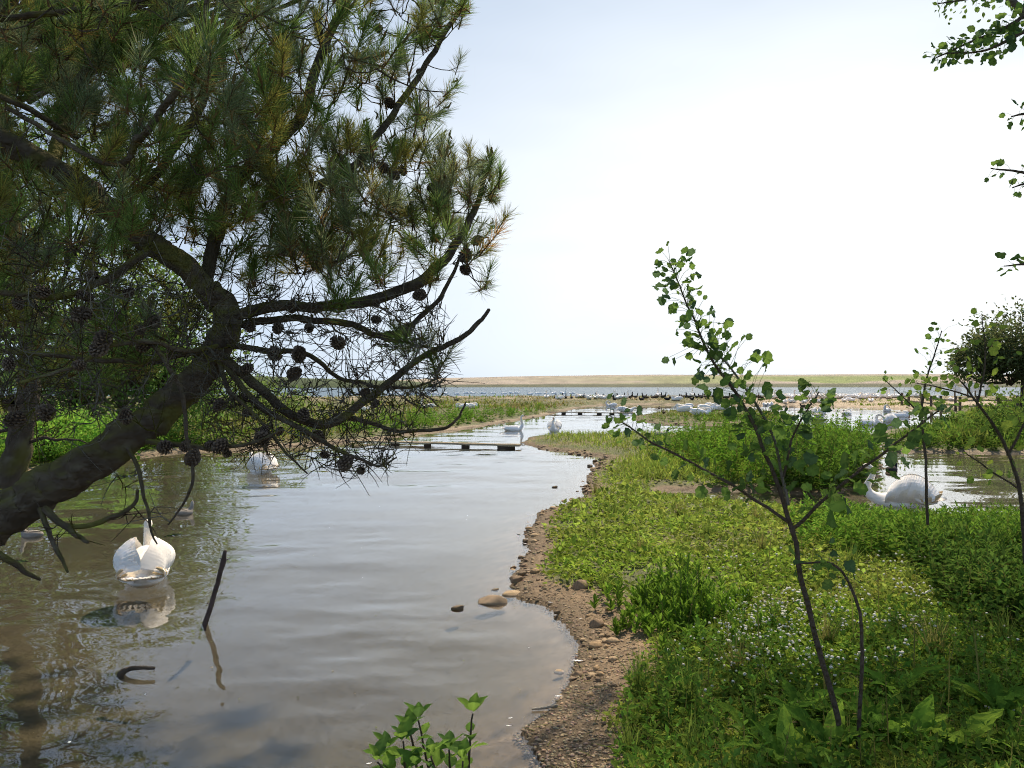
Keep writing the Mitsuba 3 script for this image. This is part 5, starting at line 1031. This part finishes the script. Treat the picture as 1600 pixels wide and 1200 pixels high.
# ------------------------------------------------------------------ plank footbridges, fence, boards
WOOD = np.array([.58, .47, .31])
def plank(parent, a, b, w, th, col=WOOD, name='plank', seed=0):
    a, b = np.array(a, float), np.array(b, float); d = unit(b - a); s = unit(np.cross(d, [0, 0, 1])); n = max(4, int(np.linalg.norm(b - a) / .25)); u = np.cross(s, d)
    t = np.linspace(0, 1, n + 1); wob = (meshkit.fbm(np.c_[t * 6, t * 0 + seed, t * 0], 2, seed) - .5) * .02; V = []
    for ti, wo in zip(t, wob):
        p = a + (b - a) * ti + [0, 0, wo]
        for q, e in ((-1, 0), (1, 0), (1, 1), (-1, 1)): V.append(p + s * q * w / 2 - u * th * e)
    V = np.array(V); f = [[i * 4 + j, i * 4 + (j + 1) % 4, i * 4 + 4 + (j + 1) % 4, i * 4 + 4 + j] for i in range(n) for j in range(4)] + [[0, 1, 2, 3], [n * 4, n * 4 + 3, n * 4 + 2, n * 4 + 1]]
    c = np.array(col) * (.7 + .6 * meshkit.fbm(V * [6, 6, 20] + seed, 3, seed))[:, None]
    return put(name, MB().add(V, f, c).ply('bark_mat'), parent)
def box_part(parent, c, sz, col, name, seed=0):
    m = trimesh.creation.box(sz); m = m.subdivide().subdivide(); v = m.vertices + np.array(c) + (meshkit.fbm(m.vertices * 9 + seed, 2, seed)[:, None] - .5) * .03
    return put(name, MB().add(v, m.faces, np.array(col) * (.6 + .8 * meshkit.fbm(v * 12, 3, seed))[:, None]).ply('bark_mat'), parent)
fb = thing('footbridge', 'low plank footbridge on short wooden blocks across the pond mouth', 'footbridge')
pa, pb = G(548, 688, .13) * [1, 1, 0] + [0, 0, .135], G(812, 694, .13) * [1, 1, 0] + [0, 0, .115]; off = np.array([.03, .19, 0])
mid = pa + (pb - pa) * .5
plank(fb, pa, mid - [.006, 0, 0], .17, .055, WOOD, seed=1); plank(fb, mid + [.006, 0, 0], pb, .17, .055, WOOD * .9, seed=2); plank(fb, pa + off, mid + off, .17, .055, WOOD * 1.1, seed=3); plank(fb, mid + off + [.012, 0, 0], pb + off, .17, .055, WOOD, seed=4)
for x, w in ((620, .26), (672, .2), (731, .25), (792, .55)):
    t = (x - 548) / 264; p = pa + (pb - pa) * t; box_part(fb, [p[0], p[1] + .1, -.06], [w, .26, .24], [.11, .085, .065], 'support', x)
fb2 = thing('footbridge', 'farther thin plank walk on small posts across the channel', 'footbridge')
pa, pb = G(836, 646, 0) + [0, 0, .14], G(992, 648, 0) + [0, 0, .12]
for q in range(3): plank(fb2, pa + (pb - pa) * (q / 3 + .002), pa + (pb - pa) * ((q + 1) / 3 - .002), .35, .05, WOOD * .75, seed=5 + q)
for x in (838, 882, 908, 938, 957): box_part(fb2, (pa + (pb - pa) * (x - 836) / 156) * [1, 1, 0] + [0, 0, -.02], [.28 if x < 958 else .2, .3, .2], [.07, .055, .045], 'support', x)
fe = thing('fence', 'wooden post and rail fence beside the sandy path at right', 'fence')
def FP(x, d, z): return np.array([(x - 800) / F * d, d, z])
posts = [(1409, 66), (1420, 64), (1440, 62), (1455, 60), (1470, 58), (1493, 56), (1500, 53), (1527, 51), (1560, 49), (1590, 47)]; tops = []
for x, d in posts:
    b = FP(x, d, 0); z0 = height(b[:1], b[1:2])[0]; tops.append(np.array([b[0], b[1], z0])); box_part(fe, [b[0], b[1], z0 + .45], [.13, .13, 1.2], [.16, .12, .09], 'post', x)
for i in range(len(tops) - 1):
    for h in (.45, .82): plank(fe, tops[i] + [.0, -.06, h], tops[i + 1] + [.0, -.06, h], .05, .10, WOOD * .55, 'rail', i)
for i, x in enumerate((1492, 1512, 1524, 1540)):
    p = FP(x, 84, 0); k = thing('slanted_board', ['first white slanted board beyond the fence, farthest left of four', 'second white slanted board from the left beyond the fence', 'third white slanted board from the left beyond the fence', 'rightmost white slanted board beyond the fence'][i], 'board')
    z0 = height(p[:1], p[1:2])[0]
    c, s_ = math.cos(.7), math.sin(.7); m = trimesh.creation.box([1.4, .06, .55]).subdivide(); v = m.vertices @ np.array([[c, 0, s_], [0, 1, 0], [-s_, 0, c]]).T * 1 + [p[0], p[1] - .12, 1.6]
    put('panel', MB().add(v, m.faces, [.78, .78, .76]).ply('matte_mat'), k); box_part(k, [p[0], p[1], z0 / 2 + .7], [.12, .12, 1.5 - z0], [.2, .16, .12], 'post', i)
TOTAL = sum(len(x[1]) for x in meshkit.WRITTEN.values())
print('triangles', TOTAL, 'entries', len(scene))
